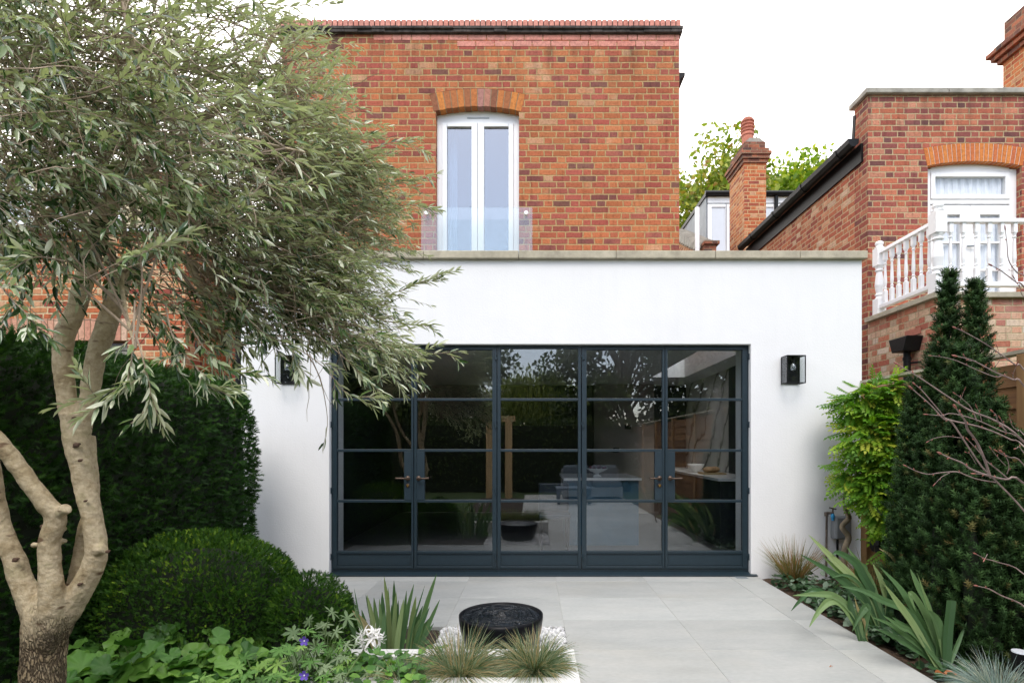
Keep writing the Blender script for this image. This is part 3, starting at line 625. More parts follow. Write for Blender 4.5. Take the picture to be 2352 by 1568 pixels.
a = MB(); a.prism([(cx + q * math.sin(t), cz + q * math.cos(t)) for q, t in [(rad + .004, -am * 1.05 + 2.1 * am * i / 12) for i in range(13)] + [(ro - .002, am * 1.05 - 2.1 * am * i / 12) for i in range(13)]], 1, YH + .003, YH + .21); a.build('arch_mortar', m_mortar, house)
c = MB()
for i in range(76):
    x = HX0 - .02 + i * .0632; c.box(x, x + .0525, YH - .012 + R.uniform(-.003, .003), YH + .21, HZ + .072, HZ + .172 + R.uniform(-.002, .002))
c.build('brick_on_edge_coping', m_pinkbrick, house, bevel=.004)
c = MB(); c.box(HX0 - .02, HX1 + .01, YH + .004, YH + .2, HZ + .068, HZ + .164); c.build('coping_mortar', m_soot, house)
c = MB()
for i in range(30):
    x = HX0 - .05 + i * .162; e = R.uniform(-.006, .006); c.box(x, min(x + .16, HX1 + .035), YH - .055 + e, YH + .24, HZ + .035, HZ + .068 + e * .6); c.box(x, min(x + .161, HX1 + .03), YH - .04 - e, YH + .24, HZ, HZ + .034)
c.build('tile_creasing', m_soot, house, bevel=.005)
c = MB()
for row in range(2):
    x = (-.95 if row else -1.9) + .05 * row
    while x < HX1 - .01:
        wd = min(R.choice((.215, .215, .105)), HX1 + .002 - x); c.box(x, x + wd, YH - .004, YH + .05, HZ - .068 - row * .075, HZ - .005 - row * .075); x += wd + .01
c.build('pink_brick_course', m_pinkbrick, house, bevel=.003)
c = MB(); c.box(HX0, HX1 - .01, YH + .2, 12.95, HZ - .3, HZ - .2); c.build('flat_roof', m_lead, house)
c = MB(); c.prism([(HX1, 5.80), (HX1 + .07, 5.88), (HX1 + .11, 5.97), (HX1 + .165, 6.0), (HX1 + .165, 6.04), (HX1, 6.04)], 1, YH + .35, 12.5); c.build('side_gutter', m_black, house)
# window
fy = YH + .10
def wxp(px): return (px - VX) * fy / F
def wzp(py): return H - (py - VY) * fy / F
b = MB(); arcb = [(cx + rad * math.sin(-am + 2 * am * i / 12), cz + rad * math.cos(-am + 2 * am * i / 12)) for i in range(13)]
b.box(wx0, wxp(1015), fy, fy + .09, zsill, zs); b.box(wxp(1180), wx1, fy, fy + .09, zsill, zs); b.prism([(wx0, zs - .09), (wx1, zs - .09), (wx1, zs - .0005)] + arcb[::-1] + [(wx0, zs - .0005)], 1, fy + .0015, fy + .088)
win = b.build('french_window', m_upvc, house, bevel=.004)
b = MB()
for x in np.linspace(wxp(1073), wxp(1122), 22): b.box(x, x + .008, fy - .003, fy, zs - .035, zs - .022)
b.build('trickle_vent', m_lead, win)
for (f0, f1, g0, g1) in ((1015, 1097, 1027, 1083), (1097, 1180, 1112, 1168)):
    b = MB(); X0, X1, G0, G1 = wxp(f0) + .002, wxp(f1) - .002, wxp(g0), wxp(g1); zt = zs - .093; gt = wzp(292)
    b.box(X0, G0, fy - .012, fy + .07, zsill, zt); b.box(G1, X1, fy - .012, fy + .07, zsill, zt); b.box(G0, G1, fy - .012, fy + .07, gt, zt); b.box(G0, G1, fy - .012, fy + .07, zsill, zsill + .12); b.build('casement', m_upvc, win, bevel=.006)
    b = MB(); b.box(G0, G1, fy + .02, fy + .028, zsill + .12, gt); b.build('pane', m_winglass, win)
b = MB(); b.box(HX0 + .3, HX1 - .3, fy + .9, fy + .95, 2.985, 5.95); b.build('room_wall', m_taupe, house)
b = MB()
for i in range(7): b.tube([(wxp(1030) + i * .012, fy + .2 + .02 * (i % 2), zsill), (wxp(1030) + i * .012, fy + .2 + .02 * (i % 2), zs)], .012, 6)
b.build('curtain', m_net, house, smooth=True)
yb = YH - .07
b = MB(); b.box((967 - VX) * yb / F, (1223 - VX) * yb / F, yb, yb + .015, 2.995, H + (1020 - 475.5) * yb / F); gb = b.build('glass_balustrade', m_screen, house, bevel=.002)
for px in (980, 1208.5):
    for py in (489.5,):
        x, z = (px - VX) * yb / F, H + (1020 - py) * yb / F; b = MB(); b.tube([(x, yb + .0, z), (x, yb - .012, z), (x, yb - .018, z)], [.026, .026, .022], 16); b.tube([(x, yb + .015, z), (x, YH + .0, z)], .018, 10); b.build('fixing_bolt', m_upvc, gb, smooth=False)

# ------------------------------------------------------------------ the neighbour on the right
YR, RXL = 7.2, 4.334; RZ = 5.87
nb = thing('neighbour_house', 'weathered red brick house with raised white balustraded landing and chimneys', 'house', (6, YR, 0))
def X_(px, Y=YR): return (px - VX) * Y / F
def Z_(py, Y=YR): return H - (py - VY) * Y / F
ax0, ax1, azs, arise = X_(2131), X_(2347), Z_(381), .06; LZ = 2.985
c2 = ax1 - ax0; rad2 = c2 * c2 / (8 * arise) + arise / 2; ccx, ccz = (ax0 + ax1) / 2, azs + arise - rad2; am2 = math.asin(c2 / 2 / rad2); ro2 = rad2 + .235
arc2 = [(ccx + ro2 * math.sin(-am2 * 1.02 + 2.04 * am2 * i / 16), ccz + ro2 * math.cos(-am2 * 1.02 + 2.04 * am2 * i / 16)) for i in range(17)]
w = MB(); w.box(RXL, ax0, YR, YR + .3, -.1, azs); w.box(ax1, 9, YR, YR + .3, -.1, azs); w.box(ax0, ax1, YR, YR + .3, -.1, LZ); w.prism([(RXL, azs), (ax0, azs)] + arc2 + [(ax1, azs), (9, azs), (9, RZ), (RXL, RZ)], 1, YR, YR + .3)
w.build('wall', m_brick_right, nb)
w = MB(); w.prism([(YR + .3, -.1), (13.5, -.1), (13.5, 5.15), (YR + .3, 5.15)], 0, RXL, RXL + .3); w.build('side_wall', m_brick_side, nb)
w = MB(); w.prism([(YR + .02, 5.15), (YR + .3, 5.15), (YR + .3, RZ), (YR + .02, RZ)], 0, RXL + .0, RXL + .3)
c = MB()
xx = [RXL - .05, 5.35, 6.4, 7.5, 9]
for i in range(4): c.box(xx[i] + .003, xx[i + 1] - .003, YR - .05, YR + .36, RZ, RZ + .07)
c.build('parapet_coping', m_stone2, nb, bevel=.01)
a = MB(); n2 = 22
for i in range(n2):
    a0, a1 = -am2 * 1.02 + 2.04 * am2 * (i + .07) / n2, -am2 * 1.02 + 2.04 * am2 * (i + .93) / n2
    a.prism([(ccx + q * math.sin(t), ccz + q * math.cos(t)) for q, t in ((rad2, a0), (rad2, a1), (ro2 - .003, a1), (ro2 - .003, a0))], 1, YR - .004, YR + .2)
a.build('door_arch', m_archorange, nb, bevel=.003)
a = MB(); a.prism([(ccx + q * math.sin(t), ccz + q * math.cos(t)) for q, t in [(rad2 + .004, -am2 + 2 * am2 * i / 12) for i in range(13)] + [(ro2 - .002, am2 - 2 * am2 * i / 12) for i in range(13)]], 1, YR + .002, YR + .19); a.build('arch_mortar', m_white_stone, nb)
# gutter, fascia, roof
gx = RXL - .13
b = MB(); b.prism([(gx - .07, 5.36), (gx - .06, 5.30), (gx - .02, 5.262), (gx + .03, 5.262), (gx + .07, 5.30), (gx + .075, 5.36)], 1, YR + .1, 11.25); b.build('gutter', m_black, nb, smooth=False)
for y in (7.6, 8.6, 9.6, 10.6): b = MB(); b.prism([(gx - .078, 5.366), (gx - .068, 5.295), (gx - .02, 5.25), (gx + .03, 5.25), (gx + .078, 5.295), (gx + .08, 5.366)], 1, y, y + .06); b.build('gutter_joint', m_black, nb)
b = MB(); b.box(RXL - .03, RXL - .002, YR + .1, 11.25, 5.06, 5.30); b.build('fascia_board', m_black, nb)
b = MB(); b.prism([(RXL - .1, 5.33), (8.5, 6.3), (8.5, 6.4), (RXL - .1, 5.40)], 1, YR + .32, 11.25); b.build('roof', m_tile, nb)
b = MB(); b.tube([(gx + .02, YR + .14, 5.36), (gx + .06, YR + .18, 5.7)], .02, 8); b.build('parapet_flashing', m_black, nb)
# upper door
ydr = YR + .08
b = MB(); e = .09
b.box(ax0, ax0 + e, ydr, ydr + .08, LZ, azs); b.box(ax1 - e, ax1, ydr, ydr + .08, LZ, azs); b.box(ax0 + e, ax1 - e, ydr, ydr + .08, Z_(462), Z_(452))
arcb2 = [(ccx + rad2 * math.sin(-am2 + 2 * am2 * i / 12), ccz + rad2 * math.cos(-am2 + 2 * am2 * i / 12)) for i in range(13)]
b.prism([(ax0 + e, azs - .06), (ax1 - e, azs - .06), (ax1 - e, azs - .001)] + [q for q in arcb2[::-1] if ax0 + e < q[0] < ax1 - e] + [(ax0 + e, azs - .001)], 1, ydr + .001, ydr + .079)
fd = b.build('french_door', m_gloss, nb, bevel=.004)
mid = (ax0 + ax1) / 2
b = MB(); t0, t1 = Z_(446), Z_(394)
b.box(ax0 + e + .004, ax0 + e + .06, ydr - .01, ydr + .05, t0 - .03, t1 + .02); b.box(ax1 - e - .06, ax1 - e - .004, ydr - .01, ydr + .05, t0 - .03, t1 + .02); b.box(ax0 + e + .06, ax1 - e - .06, ydr - .01, ydr + .05, t1 - .03, t1 + .02); b.box(ax0 + e + .06, ax1 - e - .06, ydr - .01, ydr + .05, t0 - .03, t0 + .03); b.build('fanlight', m_gloss, fd, bevel=.004)
b = MB(); b.box(ax0 + e + .06, ax1 - e - .06, ydr + .02, ydr + .026, t0 + .03, t1 - .03)
leafs = MB()
for q0, q1 in ((ax0 + e, mid - .002), (mid + .002, ax1 - e)):
    zt, zb = Z_(466), LZ + .01; gx0, gx1 = q0 + .13, q1 - .13
    leafs.box(q0, gx0, ydr - .005, ydr + .05, zb, zt); leafs.box(gx1, q1, ydr - .005, ydr + .05, zb, zt); leafs.box(gx0, gx1, ydr - .005, ydr + .05, zt - .12, zt); leafs.box(gx0, gx1, ydr - .005, ydr + .05, zb, zb + .28)
    for k in (1, 2): zz = zb + .28 + (zt - .12 - zb - .28) * k / 3; leafs.box(gx0, gx1, ydr + .002, ydr + .045, zz - .012, zz + .012)
    b.box(gx0, gx1, ydr + .02, ydr + .026, zb + .28, zt - .12)
b.build('pane', m_curtglass, fd); leafs.build('door_leaf', m_gloss, fd, bevel=.004)
b = MB(); b.tube([(mid - .06, ydr - .03, LZ + .95), (mid + .05, ydr - .045, LZ + .95)], .012, 8); b.build('door_handle', m_lead, fd)
b = MB()
for i in range(60): x = ax0 + i * (ax1 - ax0) / 60; b.tube([(x, ydr + .075 + .012 * math.sin(i * 1.3), LZ), (x, ydr + .075 + .012 * math.sin(i * 1.3), azs - .06)], .016, 5, caps=False)
b.build('curtain', m_net, nb, smooth=True)
# landing: side wall along Y, front wall, stone edge, balustrade
LY = 5.98
b = MB(); b.box(RXL, RXL + .22, LY, YR - .0015, -.1, LZ - .06); b.box(RXL + .22, 9, LY, LY + .22, -.1, LZ - .06); b.box(RXL + .22, 9, LY + .22, YR - .002, LZ - .2, LZ - .06); b.build('landing_wall', m_brick_pale, nb)
b = MB(); b.box(RXL - .05, RXL + .3, LY - .05, 6.55, LZ - .06, LZ); b.box(RXL - .05, RXL + .3, 6.555, YR - .002, LZ - .06, LZ); b.box(RXL + .304, 6.1, LY - .05, YR - .003, LZ - .06, LZ - .001); b.box(6.104, 9, LY - .05, YR - .003, LZ - .06, LZ); b.build('landing_slab', m_stone, nb, bevel=.006)
def newel(x, y, hh, s=.055):
    b = MB(); b.box(x - s, x + s, y - s, y + s, LZ, LZ + .22 * hh); b.box(x - s, x + s, y - s, y + s, LZ + .66 * hh, LZ + .9 * hh)
    b.lathe([(s * .95, .22 * hh), (s * .6, .25 * hh), (s * .95, .27 * hh), (s * .65, .29 * hh), (s * .95, .40 * hh), (s * .75, .52 * hh), (s * .6, .58 * hh), (s * .95, .60 * hh), (s * .7, .62 * hh), (s * .98, .66 * hh)], (x, y, LZ), 16)
    b.lathe([(s * .7, .9 * hh), (s * 1.05, .915 * hh), (s * .6, .93 * hh), (s * .9, .96 * hh), (s * .85, .985 * hh), (s * .4, 1.0 * hh)], (x, y, LZ), 16)
    return b.build('newel_post', m_gloss, nb, bevel=.005)
bx = RXL + .035; by = LY - .0 + .03
newel(bx, 7.02, .93); newel(bx, by, .97, .062); newel(bx + 2.1, by, .97, .062)
RT, RB = LZ + .79, LZ + .12
b = MB(); b.prism([(bx - .035, RT - .03), (bx + .035, RT - .03), (bx + .03, RT + .01), (bx, RT + .022), (bx - .03, RT + .01)], 1, by + .062, 6.965); b.build('handrail', m_gloss, nb)
b = MB(); b.prism([(by - .035, RT - .03), (by + .035, RT - .03), (by + .03, RT + .01), (by, RT + .022), (by - .03, RT + .01)], 0, bx + .062, bx + 2.04); b.build('handrail', m_gloss, nb)
b = MB(); b.box(bx - .035, bx + .035, by + .062, 6.965, RB - .05, RB); b.build('bottom_rail', m_gloss, nb, bevel=.006)
b = MB(); b.box(bx + .062, bx + 2.04, by - .035, by + .035, RB - .05, RB); b.build('bottom_rail', m_gloss, nb, bevel=.006)
def baluster():
    hh = RT - .03 - RB; q = .021; b = MB(); b.box(-q, q, -q, q, 0, .24 * hh); b.box(-q, q, -q, q, .83 * hh, hh)
    b.lathe([(q, .24 * hh), (q * .6, .27 * hh), (q * .98, .29 * hh), (q * .6, .31 * hh), (q * .95, .40 * hh), (q * .85, .5 * hh), (q * .6, .70 * hh), (q * .55, .74 * hh), (q * .98, .76 * hh), (q * .6, .78 * hh), (q, .83 * hh)], (0, 0, 0), 12)
    b.v = [(v[0] + 6, v[1] + YR, v[2]) for v in b.v]; return b.build('baluster', m_gloss, nb, bevel=.003)
b0 = baluster(); spots = [(bx, by + .062 + (6.965 - by - .062) * (i + .5) / 7) for i in range(7)] + [(bx + .062 + .138 * (i + .55), by) for i in range(14)]
for i, (x, y) in enumerate(spots):
    o = b0 if i == 0 else b0.copy()
    if i: COL.objects.link(o); o.parent = nb
    o.location = (x - 6, y - YR, RB)
# hopper head and downpipe on the landing's side wall
b = MB(); hy = 6.33; hz0, hz1 = Z_(808, hy), Z_(776, hy); hxw = RXL
b.prism([(hy - .16, hz1), (hy + .16, hz1), (hy + .10, hz0), (hy - .10, hz0)], 0, hxw - .19, hxw - .004); b.build('rain_hopper', m_black, nb, bevel=.006)
b = MB(); b.tube([(hxw - .08, hy, hz0 + .01), (hxw - .08, hy, 0)], .037, 14); b.tube([(hxw - .08, hy, hz0 - .06), (hxw - .08, hy, hz0 - .1)], .044, 14); b.tube([(hxw - .08, hy, hz0 - .13), (hxw + .0, hy - .12, hz0 - .13)], .012, 8); b.build('downpipe', m_black, nb, smooth=False)
b = MB(); b.box(hxw - .012, hxw - .002, hy - .12, hy + .14, hz1 + .03, hz1 + .10); b.build('outlet_tile', m_terra, nb)
# the chimney stack at the back of its side wall, with the pot
def stack(x0, x1, y0, y1, z0, zc, zt, mat, parent, proj=.05):
    b = MB(); b.box(x0, x1, y0, y1, z0, zc); k = b.build('chimney_stack', mat, parent)
    b = MB(); st = [(.35, 0, .075), (.7, .078, .15), (1, .153, .225), (.55, .228, .30)]
    for q, a0, a1 in st: b.box(x0 - proj * q, x1 + proj * q, y0 - proj * q, y1 + proj * q, zc + a0, zc + a1 - .003)
    b.build('corbel', m_brick_sooty, k, bevel=.006)
    b = MB(); b.box(x0 + .01, x1 - .01, y0 + .01, y1 - .01, zc + .30, zt); b.build('stack_cap', m_brick_sooty, k)
    b = MB(); b.prism([(x0 + .01, zt), (x1 - .01, zt), (x1 - .12, zt + .09), (x0 + .12, zt + .09)], 1, y0 + .03, y1 - .03); b.build('flaunching', m_stone2, k)
    return k
m_brick_sooty = brick_mat('sooty_brick', [(0, (.08, .05, .045)), (.5, (.22, .09, .06)), (1, (.36, .13, .07))], (.25, .19, .13), stain=.7)
k = stack(RXL + .0, RXL + .445, 11.4, 12.25, 5.15, Z_(375, 11.4), Z_(325, 11.4), m_brick_chim, nb, .085)
def pot(x, y, z, h, rr, k):
    p = MB(); pr = [(rr * .92, 0), (rr * .92, h * .38), (rr * 1.05, h * .4), (rr * 1.05, h * .44), (rr, h * .46)]
    for i in range(4): q = .5 + i * .11; pr += [(rr * .94, h * q), (rr * 1.12, h * (q + .03)), (rr * 1.12, h * (q + .055)), (rr * .92, h * (q + .06))]
    pr += [(rr * .95, h * .94), (rr * .7, h), (rr * .3, h * 1.02)]; p.lathe(pr, (x, y, z), 20); return p.build('chimney_pot', m_terra, k, smooth=False)
pot(RXL + .2, 11.75, Z_(325, 11.4) + .05, .62, .125, k)
k = stack(7.6, 8.7, 7.55, 9.0, 5.6, 7.50, 8.15, m_brick_chim, nb, .16); pot(7.95, 8.75, 8.2, .9, .16, k); pot(8.3, 8.0, 8.2, .9, .16, k)

# ------------------------------------------------------------------ roofs seen between the two houses
bh = thing('dormer_house', 'distant roof with grey clad dormer, white windows and black gutter', 'house', (4.6, 15, 0)); YB = 15.0
def XB(px, Y=YB): return (px - VX) * Y / F
def ZB(py, Y=YB): return H - (py - VY) * Y / F
b = MB(); b.prism([(YB - 1.6, 4.9), (YB + 5, 9.0), (YB + 5, 8.8), (YB - 1.6, 4.7)], 0, XB(1480), XB(2050)); b.build('roof', m_tile, bh)
dz0, dz1 = ZB(590), ZB(452); x0, x1 = XB(1624), XB(1990)
b = MB(); b.box(x0, x1, YB + .05, YB + 3.2, dz0 - .4, dz1); b.build('dormer', m_lead, bh)
b = MB(); b.prism([(YB + .02, dz0), (YB + .05, dz0), (YB + 2.6, dz1 - .5), (YB + 2.6, dz1), (YB + .02, dz1)], 0, x0 - .02, x0 - .003); b.build('dormer_cheek', m_lead, bh)
b = MB(); b.box(x0 - .05, x1, YB - .06, YB + 3.2, dz1 + .003, dz1 + .11); b.build('dormer_roof_edge', m_black, bh)
b = MB(); b.tube([(x0 - .08, YB - .1, dz1 + .06), (x1, YB - .1, dz1 + .06)], .06, 10); b.build('dormer_gutter', m_black, bh)
b = MB(); b.box(x0 + .02, x1, YB, YB + .048, dz1 - .16, dz1 - .002)
ww = [(XB(1634), XB(1666)), (XB(1674), XB(1712)), (XB(1722), XB(1776)), (XB(1785), XB(1840))]
b.build('fascia', m_upvc, bh)
for a0, a1 in ww:
    b = MB(); z0, z1 = dz0 + .02, dz1 - .2; b.box(a0 - .1, a0, YB - .02, YB + .049, z0, z1); b.box(a1, a1 + .03, YB - .02, YB + .049, z0, z1); b.box(a0, a1, YB - .02, YB + .049, z0, z0 + .1); b.box(a0, a1, YB - .02, YB + .049, z1 - .08, z1); wn_ = b.build('dormer_window', m_upvc, bh, bevel=.005)
    b = MB(); b.box(a0, a1, YB + .01, YB + .03, z0 + .1, z1 - .08); b.build('pane', m_opal, wn_)
b = MB(); b.tube([(XB(1781), YB - .05, dz1), (XB(1781), YB - .05, dz0 - .3)], .05, 10); b.build('dormer_downpipe', m_black, bh)
b = MB(); yw = 12.0; b.prism([(yw, 3), (yw + 2.2, 3), (yw + 2.2, Z_(494, yw) + .4), (yw, Z_(572, yw))], 0, X_(1600, 12.0), X_(1600, 12.0) + .25); b.build('party_wall', m_brick_chim, bh)
b = MB()
for i in range(14):
    t = i / 14; y = yw - .05 + 2.3 * t; z = Z_(572, yw) + (Z_(494, yw) + .4 - Z_(572, yw)) * t; b.box(X_(1594, 12.0), X_(1600, 12.0) + .34, y, y + .155, z, z + .1 + (Z_(494, yw) + .4 - Z_(572, yw)) / 14)
b.build('party_wall_coping', m_stone2, bh)
b = MB(); b.box(X_(1613, 11.9), X_(1640, 11.9), 11.75, 12.0, 3, Z_(567, 11.9)); b.build('party_wall_end', m_brick_sooty, bh)
b = MB(); b.box(X_(1611, 11.9), X_(1646, 11.9), 11.7, 12.02, Z_(567, 11.9), Z_(560, 11.9)); b.build('party_wall_kneeler', m_brick_sooty, bh)
b = MB(); b.tube([(X_(1601.5, 11.5), 11.5, 3), (X_(1601.5, 11.5), 11.5, Z_(477, 11.5))], .047, 14); b.tube([(X_(1601.5, 11.5), 11.5, 5.15), (X_(1601.5, 11.5), 11.5, 5.25)], .055, 14); tag(b.build('soil_pipe', m_upvc, loc=(X_(1601.5, 11.5), 11.5, 3)), 'white plastic soil pipe rising beside the brick house corner', 'pipe')

# ------------------------------------------------------------------ the neighbour on the left, behind the olive
ln = thing('neighbour_annexe', 'orange brick neighbouring extension behind the olive tree with soldier course lintel', 'house extension', (-5, 6.67, 0)); YN = 6.67
def XN(px): return (px - VX) * YN / F
def ZN(py): return H - (py - VY) * YN / F
zt, zs1, zs0 = ZN(535), ZN(731), ZN(782); xr = XN(425)
b = MB(); b.box(-12, xr, YN, YN + .3, zs1, zt); b.box(XN(293), xr, YN, YN + .3, -.1, zs0); b.box(-12, -7.4, YN, YN + .3, -.1, zs0); b.box(XN(293), xr, YN, YN + .3, zs0, zs1)
b.build('wall', m_brick_left, ln)
b = MB(); x = -7.4
while x < XN(293) - .05: b.box(x, x + .062, YN - .003, YN + .2, zs0, zs1 - .004); x += .073
b.build('soldier_course', m_soldier, ln, bevel=.003)
b = MB(); b.box(-7.4, XN(293), YN + .004, YN + .19, zs0 + .004, zs1 - .002); b.build('lintel_mortar', m_mortar, ln)
b = MB(); b.box(-12, xr + .04, YN - .05, YN + .34, zt, zt + .05); b.build('roof_edge', m_upvc, ln)
b = MB(); b.box(-7.4, XN(293) - .002, YN + .08, YN + .14, zs0 - .1, zs0 - .04); b.box(-7.4, XN(293) - .002, YN + .08, YN + .14, zs0 - .16, zs0 - .115); win = b.build('window_frame', m_stone2, ln)
b = MB(); b.box(-7.4, XN(293) - .002, YN + .15, YN + .16, -.1, zs0); b.build('pane', m_curtglass, win)
b = MB(); b.box(-12, xr, YN + 2.5, YN + 2.6, -.1, zt - .2); b.build('interior_wall', m_darkwall, ln)
b = MB(); yq = 7.6; b.box(xr - .3, XL - .35, yq, yq + .3, -.1, Z_(640, yq)); b.prism([(YN + .3, -.1), (yq, -.1), (yq, zt), (YN + .3, zt)], 0, xr - .3, xr); b.build('return_wall', m_brick, ln)
b = MB(); q0, q1, r0, r1 = X_(432, yq), X_(484, yq), Z_(915, yq), Z_(815, yq); b.box(q0, q0 + .06, yq - .04, yq, r0, r1); b.box(q1 - .06, q1, yq - .04, yq, r0, r1); b.box(q0 + .06, q1 - .06, yq - .04, yq, r1 - .06, r1); b.box(q0 + .06, q1 - .06, yq - .04, yq, r0, r0 + .06); win = b.build('side_window', m_upvc, ln, bevel=.004)
b = MB(); b.box(q0 + .06, q1 - .06, yq - .02, yq - .01, r0 + .06, r1 - .06); b.build('pane', m_black, win)
px_ = (548.5 - VX) * 6.0 / F
b = MB(); b.tube([(px_, 6.0, 0), (px_, 6.0, 3.3)], .036, 12); b.tube([(px_, 6.0, 1.9), (px_, 6.0, 1.98)], .044, 12); tag(b.build('drainpipe', m_black, loc=(px_, 6.0, 0)), 'black drainpipe at the left end of the white wall', 'pipe')
fh = thing('upper_neighbour_house', 'pale house far behind the olive crown with white sash windows', 'house', (-10, 14, 0)); yf = 14.0
b = MB(); b.box(-22, X_(330, yf), yf, yf + .3, -.1, Z_(395, yf)); b.build('wall', m_cream, fh)
b = MB(); b.prism([(yf - .3, Z_(395, yf)), (yf + 4, Z_(395, yf) + 1.2), (yf + 4, Z_(395, yf))], 0, -22, X_(330, yf) + .2); b.build('roof', m_tile, fh)
for a in (10, 110, 210):
    x0, x1, z0, z1 = X_(a, yf), X_(a + 70, yf), Z_(520, yf), Z_(420, yf); b = MB(); b.box(x0, x0 + .1, yf - .05, yf - .002, z0, z1); b.box(x1 - .1, x1, yf - .05, yf - .002, z0, z1); b.box(x0 + .1, x1 - .1, yf - .05, yf - .002, z1 - .1, z1); b.box(x0 + .1, x1 - .1, yf - .05, yf - .002, z0, z0 + .1); b.box(x0 + .1, x1 - .1, yf - .045, yf - .002, (z0 + z1) / 2 - .04, (z0 + z1) / 2 + .04); win = b.build('sash_window', m_upvc, fh)
    b = MB(); b.box(x0 + .1, x1 - .1, yf - .03, yf - .02, z0 + .1, z1 - .1); b.build('pane', m_opal, win)
# ------------------------------------------------------------------ inside, behind the doors
t = thing('kitchen_island', 'blue kitchen island with white worktop seen through the glass doors', 'kitchen island', (.96, 7.9, 0))
b = MB(); b.box(.47, 1.43, 7.5, 8.6, .0, .875); b.build('cabinet', m_teal, t, bevel=.004)
b = MB(); b.box(.42, 1.46, 7.44, 8.65, .878, .91); b.build('worktop', m_worktop, t, bevel=.003)
t = thing('fruit_bowl', 'white footed bowl of dark plums standing on the island worktop', 'bowl', (.90, 7.75, .91))
b = MB(); b.lathe([(.06, 0), (.055, .015), (.025, .03), (.025, .05), (.09, .075), (.14, .105), (.15, .115), (.13, .112), (.06, .08)], (.90, 7.75, .912), 24); b.build('bowl', m_china, t, smooth=True)
for i in range(9): b = MB(); a = i * 2.4; q = .02 + .028 * math.sqrt(i); b.ball((.90 + q * 1.2 * math.cos(a), 7.75 + q * 1.2 * math.sin(a), 1.035 + .012 * (i < 4)), .026); b.build('plum', m_plum, t, smooth=True)
t = thing('kitchen_counter', 'dark counter with pale marble top along the right kitchen wall', 'kitchen counter', (2.76, 8.8, 0))
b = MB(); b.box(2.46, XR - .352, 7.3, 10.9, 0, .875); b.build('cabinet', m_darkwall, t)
b = MB(); b.box(2.42, XR - .352, 7.26, 10.9, .878, .915); b.build('worktop', m_worktop, t, bevel=.003)
b = MB(); b.lathe([(.05, 0), (.06, .02), (.12, .08), (.14, .13), (.132, .13), (.11, .08), (.05, .03)], (2.62, 8.95, .917), 20); tag(b.build('mixing_bowl', m_china, smooth=True, loc=(2.62, 8.95, .917)), 'pale mixing bowl on the marble counter beside the bread board', 'bowl')
t = thing('bread_board', 'wooden board with two loaves on the marble kitchen counter', 'bread board', (2.68, 8.35, .917))
b = MB(); b.box(2.52, 2.84, 8.15, 8.5, .917, .94); b.build('board', m_oak, t, bevel=.004)
for x, y in ((2.62, 8.28), (2.73, 8.38)): b = MB(); b.ball((x, y, .985), (.09, .07, .045), 14, 8); b.build('loaf', m_bread, t, smooth=True)
t = thing('dining_chair', 'dark blue dining chair just inside the central glass pane', 'chair', (.28, 7.2, 0))
b = MB(); b.box(.08, .48, 7.0, 7.4, .42, .48); b.build('seat', m_navy, t, bevel=.015)
b = MB(); b.box(.08, .48, 7.36, 7.42, .48, .85); b.build('backrest', m_navy, t, bevel=.02)
for x in (.11, .45):
    for y in (7.03, 7.38): b = MB(); b.tube([(x, y, .42), (x, y, 0)], [.02, .014], 8); b.build('leg', m_black, t)

# ------------------------------------------------------------------ planter edge, pebbles, water bowl
t = thing('stone_planter', 'low white stone edged planter in front of the pebble bed', 'planter', (-.5, 2.95, 0))
b = MB(); b.box(-1.3, .239, 3.10, 3.22, -.05, .18); b.build('back_edge', m_white_stone, t, bevel=.004)
b = MB(); b.box(.117, .239, 2.832, 3.098, -.05, .1795); b.build('side_edge', m_white_stone, t, bevel=.004)
b = MB(); b.box(-1.3, .239, 2.69, 2.83, -.05, .1798); b.build('front_edge', m_white_stone, t, bevel=.004)
n = 7600; pb = np.stack([rng.uniform(-.66, .228, n), rng.uniform(3.235, 4.15, n), rng.uniform(-.045, .0, n)], 1)
T_PEB = MB().ball((0, 0, 0), 1, 6, 4); T_PEBT = (T_PEB.v, T_PEB.f)
q = rng.uniform(.010, .019, n); scatter('white_pebbles', m_pebble, None, T_PEBT, pb, rand_dirs(n), rand_dirs(n), q, q * rng.uniform(.7, 1.3, n), kind='stuff')
bc = (-.209, 3.71, 0)
t = thing('water_bowl', 'black metal bowl fountain brimming with rippling water on white pebbles', 'water bowl', (bc[0], bc[1], -.04))
b = MB(); b.lathe([(.10, -.05), (.15, -.042), (.205, -.005), (.245, .06), (.268, .13), (.279, .20), (.279, .232), (.268, .235), (.258, .225), (.24, .15), (.1, .03)], bc, 48); b.build('bowl', m_bowl, t, smooth=True)
vs = []; fs = []; nr, na = 26, 56
for i in range(nr + 1):
    for j in range(na):
        rr = .259 * i / nr; a = 2 * math.pi * j / na; x, y = rr * math.cos(a), rr * math.sin(a)
        vs.append((bc[0] + x, bc[1] + y, .222 + .03 * math.exp(-(rr / .03) ** 2) + .006 * math.sin(rr * 110 + 3 * mnoise.noise((x * 14, y * 14, 1))) * math.exp(-rr * 5) + .003 * mnoise.noise((x * 16, y * 16, 5))))
fs = [(i * na + j, i * na + (j + 1) % na, (i + 1) * na + (j + 1) % na, (i + 1) * na + j) for i in range(nr) for j in range(na)]
np_obj('water', np.array(vs), [np.array(fs)], m_water, t, smooth=True)

